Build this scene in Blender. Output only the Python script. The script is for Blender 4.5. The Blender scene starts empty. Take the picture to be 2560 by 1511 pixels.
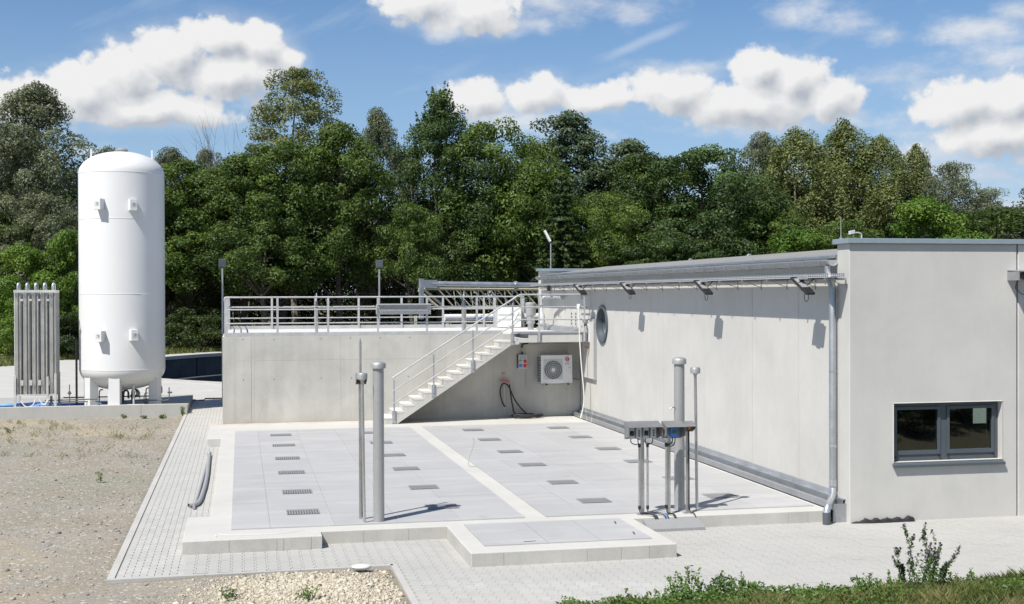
import bpy, math, random
import numpy as np
from mathutils import Vector, Matrix
random.seed(7)
R = math.radians
scene = bpy.context.scene
col = scene.collection

# ------------------------------------------------------------------ camera
cd = bpy.data.cameras.new('camera')
cam = bpy.data.objects.new('camera', cd)
col.objects.link(cam)
_r = Vector((0.97760, -0.21045, -0.00304))
_u = Vector((0.00438, 0.00592, 0.99997))
_f = Vector((0.21043, 0.97759, -0.00671))
m = Matrix((( _r.x, _u.x, -_f.x, 0.5024), (_r.y, _u.y, -_f.y, -36.3805), (_r.z, _u.z, -_f.z, 3.6426), (0, 0, 0, 1)))
cam.matrix_world = m
cd.sensor_fit = 'HORIZONTAL'
cd.sensor_width = 36.0
cd.lens = 44.34
cd.clip_start = 0.1
cd.clip_end = 2000
scene.camera = cam

# ------------------------------------------------------------------ sun, exposure
SUN_DIR = Vector((-1.43, -1.16, 2.55)).normalized()      # towards the sun
sd = bpy.data.lights.new('sun', 'SUN')
sd.energy = 5.0
sd.angle = R(0.53)
sd.color = (1.0, 0.955, 0.885)
sun = bpy.data.objects.new('sun', sd)
col.objects.link(sun)
sun.rotation_euler = SUN_DIR.to_track_quat('Z', 'Y').to_euler()
sun.location = (-20, -30, 40)
scene.view_settings.view_transform = 'Standard'
scene.view_settings.look = 'None'
scene.view_settings.gamma = 1.0
scene.view_settings.use_curve_mapping = False
scene.view_settings.exposure = 0.40

# ------------------------------------------------------------------ node helper
class NT:
    def __init__(s, tree):
        s.t = tree; s.n = tree.nodes; s.l = tree.links
    def node(s, typ, **kw):
        nd = s.n.new(typ)
        for k, v in kw.items():
            setattr(nd, k, v)
        return nd
    def put(s, inp, v):
        if hasattr(v, 'is_linked') or hasattr(v, 'links'):
            s.l.new(v, inp)
        else:
            inp.default_value = v
    def math(s, op, a, b=None, c=None, clamp=False):
        nd = s.n.new('ShaderNodeMath'); nd.operation = op; nd.use_clamp = clamp
        s.put(nd.inputs[0], a)
        if b is not None: s.put(nd.inputs[1], b)
        if c is not None: s.put(nd.inputs[2], c)
        return nd.outputs[0]
    def vec(s, op, a, b=None, scale=None):
        nd = s.n.new('ShaderNodeVectorMath'); nd.operation = op
        s.put(nd.inputs[0], a)
        if b is not None: s.put(nd.inputs[1], b)
        if scale is not None: s.put(nd.inputs['Scale'], scale)
        return nd.outputs['Value'] if op in ('LENGTH', 'DOT_PRODUCT', 'DISTANCE') else nd.outputs[0]
    def noise(s, vec, scale, detail=4, rough=0.55, dist=0.0, color=False):
        nd = s.n.new('ShaderNodeTexNoise')
        if vec is not None: s.l.new(vec, nd.inputs['Vector'])
        nd.inputs['Scale'].default_value = scale
        nd.inputs['Detail'].default_value = detail
        nd.inputs['Roughness'].default_value = rough
        nd.inputs['Distortion'].default_value = dist
        return nd.outputs['Color'] if color else nd.outputs[0]
    def ramp(s, fac, stops):
        nd = s.n.new('ShaderNodeValToRGB')
        s.l.new(fac, nd.inputs[0])
        el = nd.color_ramp.elements
        while len(el) < len(stops): el.new(0.5)
        for e, (p, c) in zip(el, stops):
            e.position = p
            e.color = (c, c, c, 1) if isinstance(c, (int, float)) else (*c, 1)
        return nd.outputs[0]
    def mix(s, fac, a, b, mode='MIX'):
        nd = s.n.new('ShaderNodeMix'); nd.data_type = 'RGBA'; nd.blend_type = mode
        s.put(nd.inputs[0], fac)
        s.put(nd.inputs[6], a if not isinstance(a, tuple) else (*a, 1))
        s.put(nd.inputs[7], b if not isinstance(b, tuple) else (*b, 1))
        return nd.outputs[2]
    def mrange(s, v, a, b, c, d, smooth=False):
        nd = s.n.new('ShaderNodeMapRange')
        nd.interpolation_type = 'SMOOTHSTEP' if smooth else 'LINEAR'
        s.l.new(v, nd.inputs[0])
        for i, x in enumerate((a, b, c, d)): s.put(nd.inputs[i + 1], x)
        return nd.outputs[0]

# ------------------------------------------------------------------ sky with cumulus clouds
world = bpy.data.worlds.new('World')
scene.world = world
world.use_nodes = True
W = NT(world.node_tree)
for nd in list(W.n): W.n.remove(nd)
sky = W.node('ShaderNodeTexSky', sky_type='NISHITA', sun_disc=False)
sky.sun_elevation = math.asin(SUN_DIR.z)
sky.sun_rotation = math.atan2(SUN_DIR.x, SUN_DIR.y)
sky.altitude = 400
sky.air_density = 1.0
sky.dust_density = 0.25
sky.ozone_density = 2.6
SKY_K = 0.072
tc = W.node('ShaderNodeTexCoord')
dvec = W.vec('NORMALIZE', tc.outputs['Generated'])
sep = W.node('ShaderNodeSeparateXYZ'); W.l.new(dvec, sep.inputs[0])
az = W.math('ARCTAN2', sep.outputs[0], sep.outputs[1])
el = W.math('ARCSINE', sep.outputs[2])
cmb = W.node('ShaderNodeCombineXYZ'); W.l.new(az, cmb.inputs[0]); W.l.new(el, cmb.inputs[1])
P = cmb.outputs[0]
# the individual clouds of this sky: azimuth, elevation, half width, half height (radians), density
CL = [
(-0.1564, 0.1418, 0.0523, 0.0209, 1.00), (-0.1143, 0.1526, 0.0412, 0.0238, 1.00), (-0.0827, 0.1673, 0.0381, 0.0270, 1.00), (-0.0504, 0.1836, 0.0365, 0.0270, 1.00), (-0.0161, 0.1954, 0.0285, 0.0197, 1.00), (0.0157, 0.1906, 0.0270, 0.0222, 1.00),
(0.0355, 0.1808, 0.0174, 0.0143, 1.00), (-0.0057, 0.1674, 0.0523, 0.0206, 1.00), (-0.0712, 0.1426, 0.0856, 0.0165, 1.00), (0.1400, 0.2266, 0.0412, 0.0190, 0.90), (0.1811, 0.2194, 0.0476, 0.0206, 0.85), (0.1589, 0.2048, 0.0174, 0.0108, 0.80),
(0.2507, 0.2237, 0.0729, 0.0197, 0.80), (0.3074, 0.2197, 0.0285, 0.0152, 0.70), (0.2317, 0.2097, 0.0285, 0.0114, 0.70), (0.1872, 0.1523, 0.0349, 0.0197, 0.85), (0.2284, 0.1553, 0.0349, 0.0174, 0.85), (0.2124, 0.1337, 0.0571, 0.0133, 0.70),
(0.2758, 0.1518, 0.0476, 0.0143, 0.90), (0.3386, 0.1568, 0.0507, 0.0197, 0.95), (0.4065, 0.1700, 0.0270, 0.0190, 1.00), (0.4323, 0.1646, 0.0301, 0.0228, 1.00), (0.4592, 0.1470, 0.0301, 0.0209, 1.00), (0.3973, 0.1461, 0.0698, 0.0209, 1.00),
(0.3850, 0.1275, 0.0729, 0.0095, 0.75), (0.5534, 0.1382, 0.0381, 0.0216, 1.00), (0.5868, 0.1393, 0.0349, 0.0222, 1.00), (0.5730, 0.1168, 0.0634, 0.0184, 1.00), (0.4278, 0.2124, 0.0285, 0.0174, 0.55), (0.5049, 0.1936, 0.0254, 0.0089, 0.70),
(0.5647, 0.1939, 0.0507, 0.0133, 0.72), (0.5977, 0.2041, 0.0317, 0.0152, 0.80), (0.5591, 0.1554, 0.0888, 0.0121, 0.50), (0.3542, 0.1747, 0.0476, 0.0063, 0.50), (0.5813, 0.0886, 0.0476, 0.0159, 0.80), (0.5250, 0.0995, 0.0476, 0.0127, 0.50),
(0.5812, 0.0637, 0.0444, 0.0121, 0.80), (0.0124, 0.1453, 0.0222, 0.0095, 0.50), (-0.1089, 0.1095, 0.0222, 0.0070, 0.50), (0.4487, 0.0943, 0.0507, 0.0133, 0.60),
(0.5106, 0.1625, 0.0825, 0.0133, 0.55), (0.5813, 0.1727, 0.0634, 0.0127, 0.60), (0.4814, 0.1311, 0.0476, 0.0127, 0.55), (0.5393, 0.0901, 0.0698, 0.0159, 0.60), (0.4517, 0.1079, 0.0634, 0.0114, 0.55), (0.4064, 0.0969, 0.0825, 0.0127, 0.50), (0.5977, 0.1170, 0.0285, 0.0222, 0.90), (0.2504, 0.1272, 0.0507, 0.0108, 0.50), (0.4667, 0.2031, 0.0349, 0.0114, 0.50)]
CL_DENSE = [c for c in CL if c[4] >= 0.85]; CL_THIN = [c for c in CL if c[4] < 0.85]
def cloud_field(p, CL):
    wn = W.noise(p, 22, 3, 0.5, color=True)
    wp = W.vec('ADD', p, W.vec('MULTIPLY', W.vec('SUBTRACT', wn, (0.5, 0.5, 0.5)), (0.030, 0.020, 0)))
    acc = None
    for (a, e, rx, ry, k) in CL:
        q = W.vec('MULTIPLY', W.vec('SUBTRACT', wp, (a, e, 0)), (1 / rx, 1 / ry, 0))
        d = W.math('MULTIPLY_ADD', W.vec('LENGTH', q), -0.98 * k, 1.36 * k)
        acc = d if acc is None else W.math('SMOOTH_MAX', acc, d, 0.16)
    return acc
def cloud_detail(p):
    n1 = W.noise(p, 40, 8, 0.68)
    vo = W.node('ShaderNodeTexVoronoi', feature='SMOOTH_F1')
    W.l.new(p, vo.inputs['Vector']); vo.inputs['Scale'].default_value = 75
    vo.inputs['Detail'].default_value = 1; vo.inputs['Roughness'].default_value = 0.55
    vo.inputs['Smoothness'].default_value = 0.35
    b = W.math('SUBTRACT', 0.55, vo.outputs['Distance'])
    return W.math('ADD', W.math('MULTIPLY', W.math('SUBTRACT', n1, 0.5), 1.12), W.math('MULTIPLY', b, 0.34))
def cloud_density(p, field):
    return W.math('ADD', field, cloud_detail(p))
f0 = cloud_field(P, CL_DENSE)
g0 = cloud_field(P, CL_THIN)
P2 = W.vec('ADD', P, (-0.0085, 0.0115, 0))          # a step towards the sun's side
f1 = cloud_field(P2, CL_DENSE)
D0 = cloud_density(P, f0)
D1 = cloud_density(P2, f1)
alpha = W.mrange(D0, 0.27, 0.60, 0.0, 1.0, True)
relief = W.math('SUBTRACT', D0, D1)
lit = W.math('ADD', W.math('MULTIPLY_ADD', relief, 0.34, 0.84), W.math('MULTIPLY', W.math('SUBTRACT', f0, f1), 0.30))
lit = W.math('MINIMUM', W.math('MAXIMUM', lit, 0.52), 1.12)
core = W.mrange(D0, 0.5, 1.7, 1.06, 0.90)
lit = W.math('MULTIPLY', lit, core)
cloud_col = W.mix(W.mrange(lit, 0.45, 1.0, 0.0, 1.0), (0.46, 0.51, 0.59), (1.0, 1.0, 1.0))
# thin high veil and streaks
vp = W.vec('MULTIPLY', P, (9, 26, 1))
rotn = W.node('ShaderNodeVectorRotate'); W.l.new(P, rotn.inputs['Vector']); rotn.inputs['Angle'].default_value = -0.42
vp = W.vec('MULTIPLY', rotn.outputs[0], (7, 34, 1))
veil = W.mrange(W.noise(vp, 1.0, 6, 0.6), 0.44, 0.80, 0.0, 0.55, True)
hz = W.mrange(el, 0.0, 0.24, 0.75, 0.0)
veil = W.math('MAXIMUM', veil, hz)
skyc = W.vec('MULTIPLY', sky.outputs[0], (SKY_K * 0.84, SKY_K * 1.03, SKY_K * 1.19))
base = W.mix(veil, skyc, (0.31, 0.41, 0.55))
tn = W.noise(W.vec('MULTIPLY', P, (16, 30, 1)), 1.0, 7, 0.62)
thin = W.math('MULTIPLY', W.mrange(W.math('ADD', g0, W.math('MULTIPLY', W.math('SUBTRACT', tn, 0.5), 2.0)), 0.15, 1.15, 0.0, 0.86, True), 1.0)
base = W.mix(thin, base, W.mix(W.mrange(tn, 0.35, 0.65, 0, 1), (0.44, 0.48, 0.55), (0.60, 0.62, 0.65)))
# an old condensation trail
cp = W.vec('SUBTRACT', P, (0.3167, 0.1960, 0)); cu = W.vec('DOT_PRODUCT', cp, (0.9351, 0.3544, 0)); cvv = W.vec('DOT_PRODUCT', cp, (-0.3544, 0.9351, 0))
cw_ = W.math('ADD', cvv, W.math('MULTIPLY', W.math('SUBTRACT', tn, 0.5), 0.006))
trail = W.math('MULTIPLY', W.mrange(W.math('ABSOLUTE', cw_), 0.0, 0.0058, 0.36, 0.0, True), W.mrange(W.math('ABSOLUTE', cu), 0.014, 0.045, 1.0, 0.0, True))
base = W.mix(trail, base, (0.55, 0.59, 0.66))
soft = W.math('MULTIPLY', W.mrange(f0, -0.1, 0.9, 0.0, 1.0, True), W.mrange(tn, 0.40, 0.66, 0.05, 0.6))
base = W.mix(soft, base, (0.50, 0.535, 0.59))
full = W.mix(alpha, base, W.vec('SCALE', cloud_col, scale=0.66))
bg_view = W.node('ShaderNodeBackground'); W.l.new(full, bg_view.inputs['Color'])
# the rest of the sky: the same blue with scattered cumulus
gp = W.vec('MULTIPLY', dvec, (1, 1, 2.2))
gn = W.noise(gp, 3.2, 6, 0.58)
ga = W.mrange(gn, 0.52, 0.64, 0.0, 0.9, True)
gcol = W.mix(ga, W.mix(hz, skyc, (0.31, 0.41, 0.55)), (0.46, 0.48, 0.51))
bg_rest = W.node('ShaderNodeBackground'); W.l.new(gcol, bg_rest.inputs['Color'])
wa = W.math('MULTIPLY', W.mrange(az, -0.42, -0.26, 0, 1, True), W.mrange(az, 0.68, 0.84, 1, 0, True))
we = W.math('MULTIPLY', W.mrange(el, 0.26, 0.34, 1, 0, True), W.math('GREATER_THAN', el, 0.0))
bg = W.node('ShaderNodeMixShader'); W.l.new(W.math('MULTIPLY', wa, we), bg.inputs[0]); W.l.new(bg_rest.outputs[0], bg.inputs[1]); W.l.new(bg_view.outputs[0], bg.inputs[2])
wo = W.node('ShaderNodeOutputWorld'); W.l.new(bg.outputs[0], wo.inputs['Surface'])
world.cycles.sampling_method = 'MANUAL'
world.cycles.sample_map_resolution = 512

# ------------------------------------------------------------------ mesh helpers
def root_loc(o):
    v = Vector((0, 0, 0))
    while o is not None:
        v += o.location; o = o.parent
    return v
class MB:
    def __init__(s): s.v = []; s.f = []
    def add(s, vs, fs):
        k = len(s.v); s.v += [tuple(p) for p in vs]; s.f += [tuple(i + k for i in f) for f in fs]; return s
    def box(s, x0, x1, y0, y1, z0, z1):
        x0, x1 = min(x0, x1), max(x0, x1); y0, y1 = min(y0, y1), max(y0, y1); z0, z1 = min(z0, z1), max(z0, z1)
        return s.add([(x0,y0,z0),(x1,y0,z0),(x1,y1,z0),(x0,y1,z0),(x0,y0,z1),(x1,y0,z1),(x1,y1,z1),(x0,y1,z1)],
                     [(0,3,2,1),(4,5,6,7),(0,1,5,4),(1,2,6,5),(2,3,7,6),(3,0,4,7)])
    def obox(s, c, ax, ay, az_):
        c, ax, ay, az_ = map(Vector, (c, ax, ay, az_)); vs = []
        for k in (-1, 1):
            for (i, j) in ((-1,-1),(1,-1),(1,1),(-1,1)): vs.append(c + ax*i + ay*j + az_*k)
        return s.add(vs, [(0,3,2,1),(4,5,6,7),(0,1,5,4),(1,2,6,5),(2,3,7,6),(3,0,4,7)])
    def bar(s, p0, p1, w, h, up=(0,0,1)):
        p0, p1 = Vector(p0), Vector(p1); d = (p1 - p0); L = d.length; d.normalize()
        up = Vector(up)
        if abs(d.dot(up)) > 0.98: up = Vector((0, 1, 0))
        sx = d.cross(up).normalized(); uz = sx.cross(d).normalized()
        return s.obox((p0 + p1) / 2, d * L / 2, sx * w / 2, uz * h / 2)
    def cyl(s, p0, p1, r0, r1=None, n=12):
        return s.tube([p0, p1], r0, n, r1)
    def tube(s, pts, r, n=8, r1=None, closed=False):
        pts = [Vector(p) for p in pts]; m_ = len(pts); vs = []; fs = []
        rs = [r] * m_ if not isinstance(r, (list, tuple)) else list(r)
        if r1 is not None: rs = [r + (r1 - r) * i / (m_ - 1) for i in range(m_)]
        nrm = None
        for i, p in enumerate(pts):
            a = pts[i - 1] if i else (pts[-1] if closed else pts[0]); b = pts[i + 1] if i < m_ - 1 else (pts[0] if closed else pts[-1])
            t = (b - a).normalized()
            if nrm is None:
                nrm = t.orthogonal().normalized()
            else:
                nrm = (nrm - t * nrm.dot(t))
                nrm = nrm.normalized() if nrm.length > 1e-6 else t.orthogonal().normalized()
            bn = t.cross(nrm)
            for k in range(n):
                an = 2 * math.pi * k / n
                vs.append(p + (nrm * math.cos(an) + bn * math.sin(an)) * rs[i])
        for i in range(m_ - (0 if closed else 1)):
            j = (i + 1) % m_
            for k in range(n):
                q = (k + 1) % n
                fs.append((i*n + k, i*n + q, j*n + q, j*n + k))
        if not closed:
            fs.append(tuple(range(n))[::-1]); fs.append(tuple((m_-1)*n + k for k in range(n)))
        return s.add(vs, fs)
    def lathe(s, prof, cx, cy, n=32, cap=True):
        vs = []; fs = []
        for (r, z) in prof:
            for k in range(n):
                a = 2 * math.pi * k / n; vs.append((cx + r * math.cos(a), cy + r * math.sin(a), z))
        for i in range(len(prof) - 1):
            for k in range(n):
                q = (k + 1) % n; fs.append((i*n + k, i*n + q, (i+1)*n + q, (i+1)*n + k))
        if cap:
            fs.append(tuple(range(n))[::-1]); fs.append(tuple((len(prof)-1)*n + k for k in range(n)))
        return s.add(vs, fs)
    def prism(s, pts, z0, z1):
        n = len(pts)
        vs = [(x, y, z0) for x, y in pts] + [(x, y, z1) for x, y in pts]
        fs = [tuple(range(n))[::-1], tuple(range(n, 2*n))] + [(i, (i+1) % n, n + (i+1) % n, n + i) for i in range(n)]
        return s.add(vs, fs)
    def prism_y(s, pts, y0, y1):                       # profile in x,z extruded along y
        n = len(pts)
        vs = [(x, y0, z) for x, z in pts] + [(x, y1, z) for x, z in pts]
        fs = [tuple(range(n)), tuple(range(n, 2*n))[::-1]] + [(i, n + i, n + (i+1) % n, (i+1) % n) for i in range(n)]
        return s.add(vs, fs)
    def build(s, name, mat, parent=None, smooth=False, bevel=0.0):
        off = root_loc(parent) if parent is not None else Vector((0, 0, 0))
        me = bpy.data.meshes.new(name)
        me.from_pydata([(x - off.x, y - off.y, z - off.z) for x, y, z in s.v], [], s.f)
        me.validate(clean_customdata=False)
        me.materials.append(mat)
        if smooth:
            me.shade_smooth(); me.set_sharp_from_angle(angle=R(38))
        o = bpy.data.objects.new(name, me)
        col.objects.link(o); o.parent = parent
        if bevel > 0:
            b = o.modifiers.new('bevel', 'BEVEL'); b.width = bevel; b.segments = 2; b.limit_method = 'ANGLE'; b.angle_limit = R(50)
        return o
def np_mesh(name, verts, faces, mat, parent=None, attr=None, smooth=False):
    """verts (n,3); faces (m,k) all with k corners"""
    verts = np.asarray(verts, np.float32); faces = np.asarray(faces, np.int32)
    me = bpy.data.meshes.new(name); k = faces.shape[1]
    me.vertices.add(len(verts)); me.vertices.foreach_set('co', verts.ravel())
    me.loops.add(faces.size); me.loops.foreach_set('vertex_index', faces.ravel())
    me.polygons.add(len(faces)); me.polygons.foreach_set('loop_start', np.arange(0, faces.size, k, dtype=np.int32))
    if attr is not None:
        at = me.attributes.new('tint', 'FLOAT', 'POINT'); at.data.foreach_set('value', np.asarray(attr, np.float32))
    me.update(calc_edges=True)
    me.materials.append(mat)
    if smooth: me.shade_smooth()
    o = bpy.data.objects.new(name, me); col.objects.link(o); o.parent = parent
    return o
def tag(o, label=None, cat=None, group=None, kind=None):
    if label: o['label'] = label
    if cat: o['category'] = cat
    if group: o['group'] = group
    if kind: o['kind'] = kind
    return o
def thing(name, label, cat, loc=(0, 0, 0), group=None, kind=None):
    o = bpy.data.objects.new(name, None); col.objects.link(o); o.location = loc; o.empty_display_size = 0.2
    return tag(o, label, cat, group, kind)
def copy_tree(o, parent=None):
    c = o.copy(); col.objects.link(c); c.parent = parent
    for ch in list(o.children): copy_tree(ch, c)
    return c
def arc(c, r, a0, a1, n, u=(1,0,0), w=(0,0,1)):
    c, u, w = Vector(c), Vector(u), Vector(w)
    return [c + u * r * math.cos(a0 + (a1-a0)*i/n) + w * r * math.sin(a0 + (a1-a0)*i/n) for i in range(n+1)]
def smooth_path(pts, sub=6):
    pts = [Vector(p) for p in pts]; out = []
    for i in range(len(pts) - 1):
        p0 = pts[max(i-1, 0)]; p1 = pts[i]; p2 = pts[i+1]; p3 = pts[min(i+2, len(pts)-1)]
        for k in range(sub):
            t = k / sub
            out.append(0.5 * ((2*p1) + (p2-p0)*t + (2*p0-5*p1+4*p2-p3)*t*t + (3*p1-p0-3*p2+p3)*t**3))
    out.append(pts[-1]); return out

# ------------------------------------------------------------------ materials
def new_mat(name):
    mt = bpy.data.materials.new(name); mt.use_nodes = True
    t = NT(mt.node_tree); bs = mt.node_tree.nodes['Principled BSDF']
    return mt, t, bs
def pos(t):
    return t.node('ShaderNodeNewGeometry').outputs['Position']
def simple(name, c, rough=0.5, metal=0.0, spec=0.5, var=0.06, scale=8.0):
    mt, t, bs = new_mat(name)
    n = t.noise(pos(t), scale, 5, 0.6)
    f = t.mrange(n, 0.3, 0.7, 1 - var, 1 + var)
    t.l.new(t.vec('SCALE', (c[0], c[1], c[2]), scale=f), bs.inputs['Base Color'])
    bs.inputs['Roughness'].default_value = rough; bs.inputs['Metallic'].default_value = metal
    bs.inputs['Specular IOR Level'].default_value = spec
    return mt
def concrete(name, c, blot=0.14, streak=0.10, fine=0.06, bump=0.15, stain=None, rough=0.85, obj_var=0.0):
    mt, t, bs = new_mat(name); p = pos(t)
    n1 = t.noise(p, 0.9, 6, 0.62, 0.3)
    n2 = t.noise(p, 34, 4, 0.6)
    sv = t.vec('MULTIPLY', p, (6.5, 6.5, 0.35))
    n3 = t.noise(sv, 1.0, 5, 0.6)
    f = t.math('ADD', t.mrange(n1, 0.25, 0.75, 1 - blot, 1 + blot), t.mrange(n3, 0.25, 0.75, -streak, streak))
    f = t.math('ADD', f, t.mrange(n2, 0.25, 0.75, -fine, fine))
    if obj_var:
        oi = t.node('ShaderNodeObjectInfo')
        f = t.math('ADD', f, t.mrange(oi.outputs['Random'], 0, 1, -obj_var, obj_var))
    cc = t.vec('SCALE', c, scale=f)
    if stain:
        n4 = t.noise(t.vec('MULTIPLY', p, (1.3, 1.3, 0.5)), 1.1, 6, 0.65)
        cc = t.mix(t.mrange(n4, 0.56, 0.74, 0.0, stain[3]), cc, stain[:3])
    t.l.new(cc, bs.inputs['Base Color'])
    bs.inputs['Roughness'].default_value = rough; bs.inputs['Specular IOR Level'].default_value = 0.3
    bp = t.node('ShaderNodeBump'); bp.inputs['Strength'].default_value = bump; bp.inputs['Distance'].default_value = 0.01
    t.l.new(n2, bp.inputs['Height']); t.l.new(bp.outputs[0], bs.inputs['Normal'])
    return mt
def galv(name, c=(0.42, 0.435, 0.45), rough=0.45, metal=0.75):
    mt, t, bs = new_mat(name); p = pos(t)
    vo = t.node('ShaderNodeTexVoronoi'); t.l.new(p, vo.inputs['Vector']); vo.inputs['Scale'].default_value = 45
    n = t.noise(p, 3.0, 5, 0.6)
    sepc = t.node('ShaderNodeSeparateColor'); t.l.new(vo.outputs['Color'], sepc.inputs[0])
    f = t.math('ADD', t.mrange(sepc.outputs[0], 0, 1, 0.93, 1.05), t.mrange(n, 0.3, 0.7, -0.1, 0.1))
    t.l.new(t.vec('SCALE', c, scale=f), bs.inputs['Base Color'])
    bs.inputs['Metallic'].default_value = metal
    t.l.new(t.mrange(n, 0.3, 0.7, rough - 0.07, rough + 0.1), bs.inputs['Roughness'])
    return mt
M = {}
M['wall'] = concrete('platform_concrete', (0.43, 0.42, 0.385), 0.17, 0.05, 0.06, 0.12, stain=(0.29, 0.285, 0.265, 0.42), obj_var=0.03)
M['slab'] = concrete('slab_concrete', (0.468, 0.460, 0.432), 0.07, 0.02, 0.05, 0.12, stain=(0.44, 0.395, 0.30, 0.3))
M['slabside'] = M['slab']
def rust_band(mt):
    t = NT(mt.node_tree); bs = [n for n in t.n if n.type == 'BSDF_PRINCIPLED'][0]; src = bs.inputs['Base Color'].links[0].from_socket
    p = pos(t); sp = t.node('ShaderNodeSeparateXYZ'); t.l.new(p, sp.inputs[0])
    f = t.math('MULTIPLY', t.mrange(sp.outputs[1], -0.75, -0.05, 0, 1, True), t.mrange(sp.outputs[0], 4.6, 3.4, 0, 1, True))
    f = t.math('MULTIPLY', f, t.mrange(t.noise(p, 2.3, 5, 0.65), 0.38, 0.66, 0, 0.75))
    t.l.new(t.mix(f, src, (0.42, 0.27, 0.15)), bs.inputs['Base Color'])
rust_band(M['slab'])
M['stair'] = concrete('stair_concrete', (0.47, 0.462, 0.43), 0.08, 0.04, 0.05, 0.1)
M['precast'] = concrete('precast_concrete', (0.50, 0.49, 0.46), 0.085, 0.015, 0.03, 0.05, stain=(0.40, 0.395, 0.375, 0.30), obj_var=0.025)
M['deck'] = concrete('deck_concrete', (0.55, 0.543, 0.515), 0.06, 0.02, 0.04, 0.1)
M['plate'] = concrete('cover_plate_grey', (0.372, 0.371, 0.372), 0.05, 0.0, 0.02, 0.04, rough=0.6, obj_var=0.035)
def add_marks(mt, vecscale, lo, hi, color, amount):
    t = NT(mt.node_tree); bs = [n for n in t.n if n.type == 'BSDF_PRINCIPLED'][0]
    src = bs.inputs['Base Color'].links[0].from_socket
    n = t.noise(t.vec('MULTIPLY', pos(t), vecscale), 1.0, 6, 0.65, 0.4)
    t.l.new(t.mix(t.mrange(n, lo, hi, 0, amount), src, color), bs.inputs['Base Color'])
add_marks(M['plate'], (0.5, 2.6, 1), 0.50, 0.75, (0.50, 0.49, 0.47), 0.55)      # dried water marks
add_marks(M['plate'], (1.3, 1.0, 1), 0.58, 0.78, (0.27, 0.265, 0.25), 0.45)     # dust
M['paver'] = concrete('paver_concrete', (0.395, 0.39, 0.368), 0.07, 0.0, 0.06, 0.2, obj_var=0.05)
M['joint'] = concrete('paver_joint_sand', (0.26, 0.25, 0.23), 0.2, 0.0, 0.1, 0.2)
M['kerb'] = concrete('kerb_concrete', (0.41, 0.403, 0.38), 0.1, 0.03, 0.06, 0.15)
M['yard'] = concrete('yard_concrete', (0.43, 0.423, 0.40), 0.08, 0.0, 0.04, 0.1)
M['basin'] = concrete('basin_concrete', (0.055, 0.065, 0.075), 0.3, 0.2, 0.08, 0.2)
M['galv'] = galv('galvanised_steel')
M['galv_light'] = galv('bright_galvanised_steel', (0.55, 0.57, 0.59), 0.40, 0.8)
M['rail'] = galv('railing_steel', (0.46, 0.465, 0.46), 0.5, 0.35)
M['stainless'] = galv('stainless_steel', (0.56, 0.555, 0.54), 0.33, 0.85)
M['alu'] = galv('aluminium', (0.40, 0.40, 0.385), 0.5, 0.5)
M['grate'] = simple('grate_slot_shade', (0.085, 0.09, 0.095), 0.7)
M['hood'] = galv('hood_sheet', (0.25, 0.25, 0.245), 0.5, 0.4)
M['fin'] = galv('vaporiser_aluminium', (0.60, 0.595, 0.57), 0.5, 0.4)
M['white'] = simple('white_paint', (0.66, 0.665, 0.66), 0.38, 0, 0.4, 0.015, 1.2)
M['white_box'] = simple('white_cabinet', (0.78, 0.78, 0.77), 0.45)
M['offwhite'] = simple('appliance_white', (0.68, 0.675, 0.655), 0.4)
M['black'] = simple('black_plastic', (0.02, 0.02, 0.022), 0.45)
M['rubber'] = simple('black_rubber', (0.018, 0.018, 0.02), 0.6)
M['dark'] = simple('dark_recess', (0.03, 0.032, 0.035), 0.7)
M['dgrey'] = simple('dark_grey_metal', (0.10, 0.11, 0.125), 0.42, 0.2)
M['frame'] = simple('anthracite_frame', (0.07, 0.085, 0.098), 0.4)
M['fascia'] = simple('fascia_zinc', (0.30, 0.36, 0.40), 0.42, 0.35)
M['grey'] = simple('mid_grey_paint', (0.34, 0.345, 0.35), 0.45, 0.2)
M['lgrey'] = simple('light_grey_plastic', (0.52, 0.53, 0.53), 0.45)
M['red'] = simple('red_paint', (0.55, 0.02, 0.03), 0.4)
M['pink'] = simple('valve_red', (0.42, 0.13, 0.12), 0.5)
M['crimson'] = simple('logo_red', (0.42, 0.012, 0.06), 0.4)
M['blue'] = simple('blue_plastic', (0.05, 0.22, 0.60), 0.4)
M['hoseblue'] = simple('blue_hose', (0.13, 0.30, 0.62), 0.5)
M['yellow'] = simple('pale_yellow_paint', (0.46, 0.44, 0.34), 0.45)
M['orange'] = simple('orange_lens', (0.75, 0.20, 0.02), 0.25)
M['cream'] = simple('cream_cable', (0.70, 0.69, 0.64), 0.5)
M['pipegrey'] = simple('grey_pipe', (0.30, 0.305, 0.31), 0.42)
M['brown'] = simple('brown_conduit', (0.10, 0.075, 0.06), 0.5)
M['polegrey'] = simple('grey_powder_coat', (0.36, 0.36, 0.355), 0.42, 0.35, 0.5, 0.04)
M['text'] = simple('print_grey', (0.10, 0.10, 0.11), 0.5)
M['roof'] = concrete('roof_membrane', (0.22, 0.215, 0.205), 0.12, 0.0, 0.08, 0.2)
M['endshade'] = simple('end_shade_grey', (0.30, 0.30, 0.30), 0.6)

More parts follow.
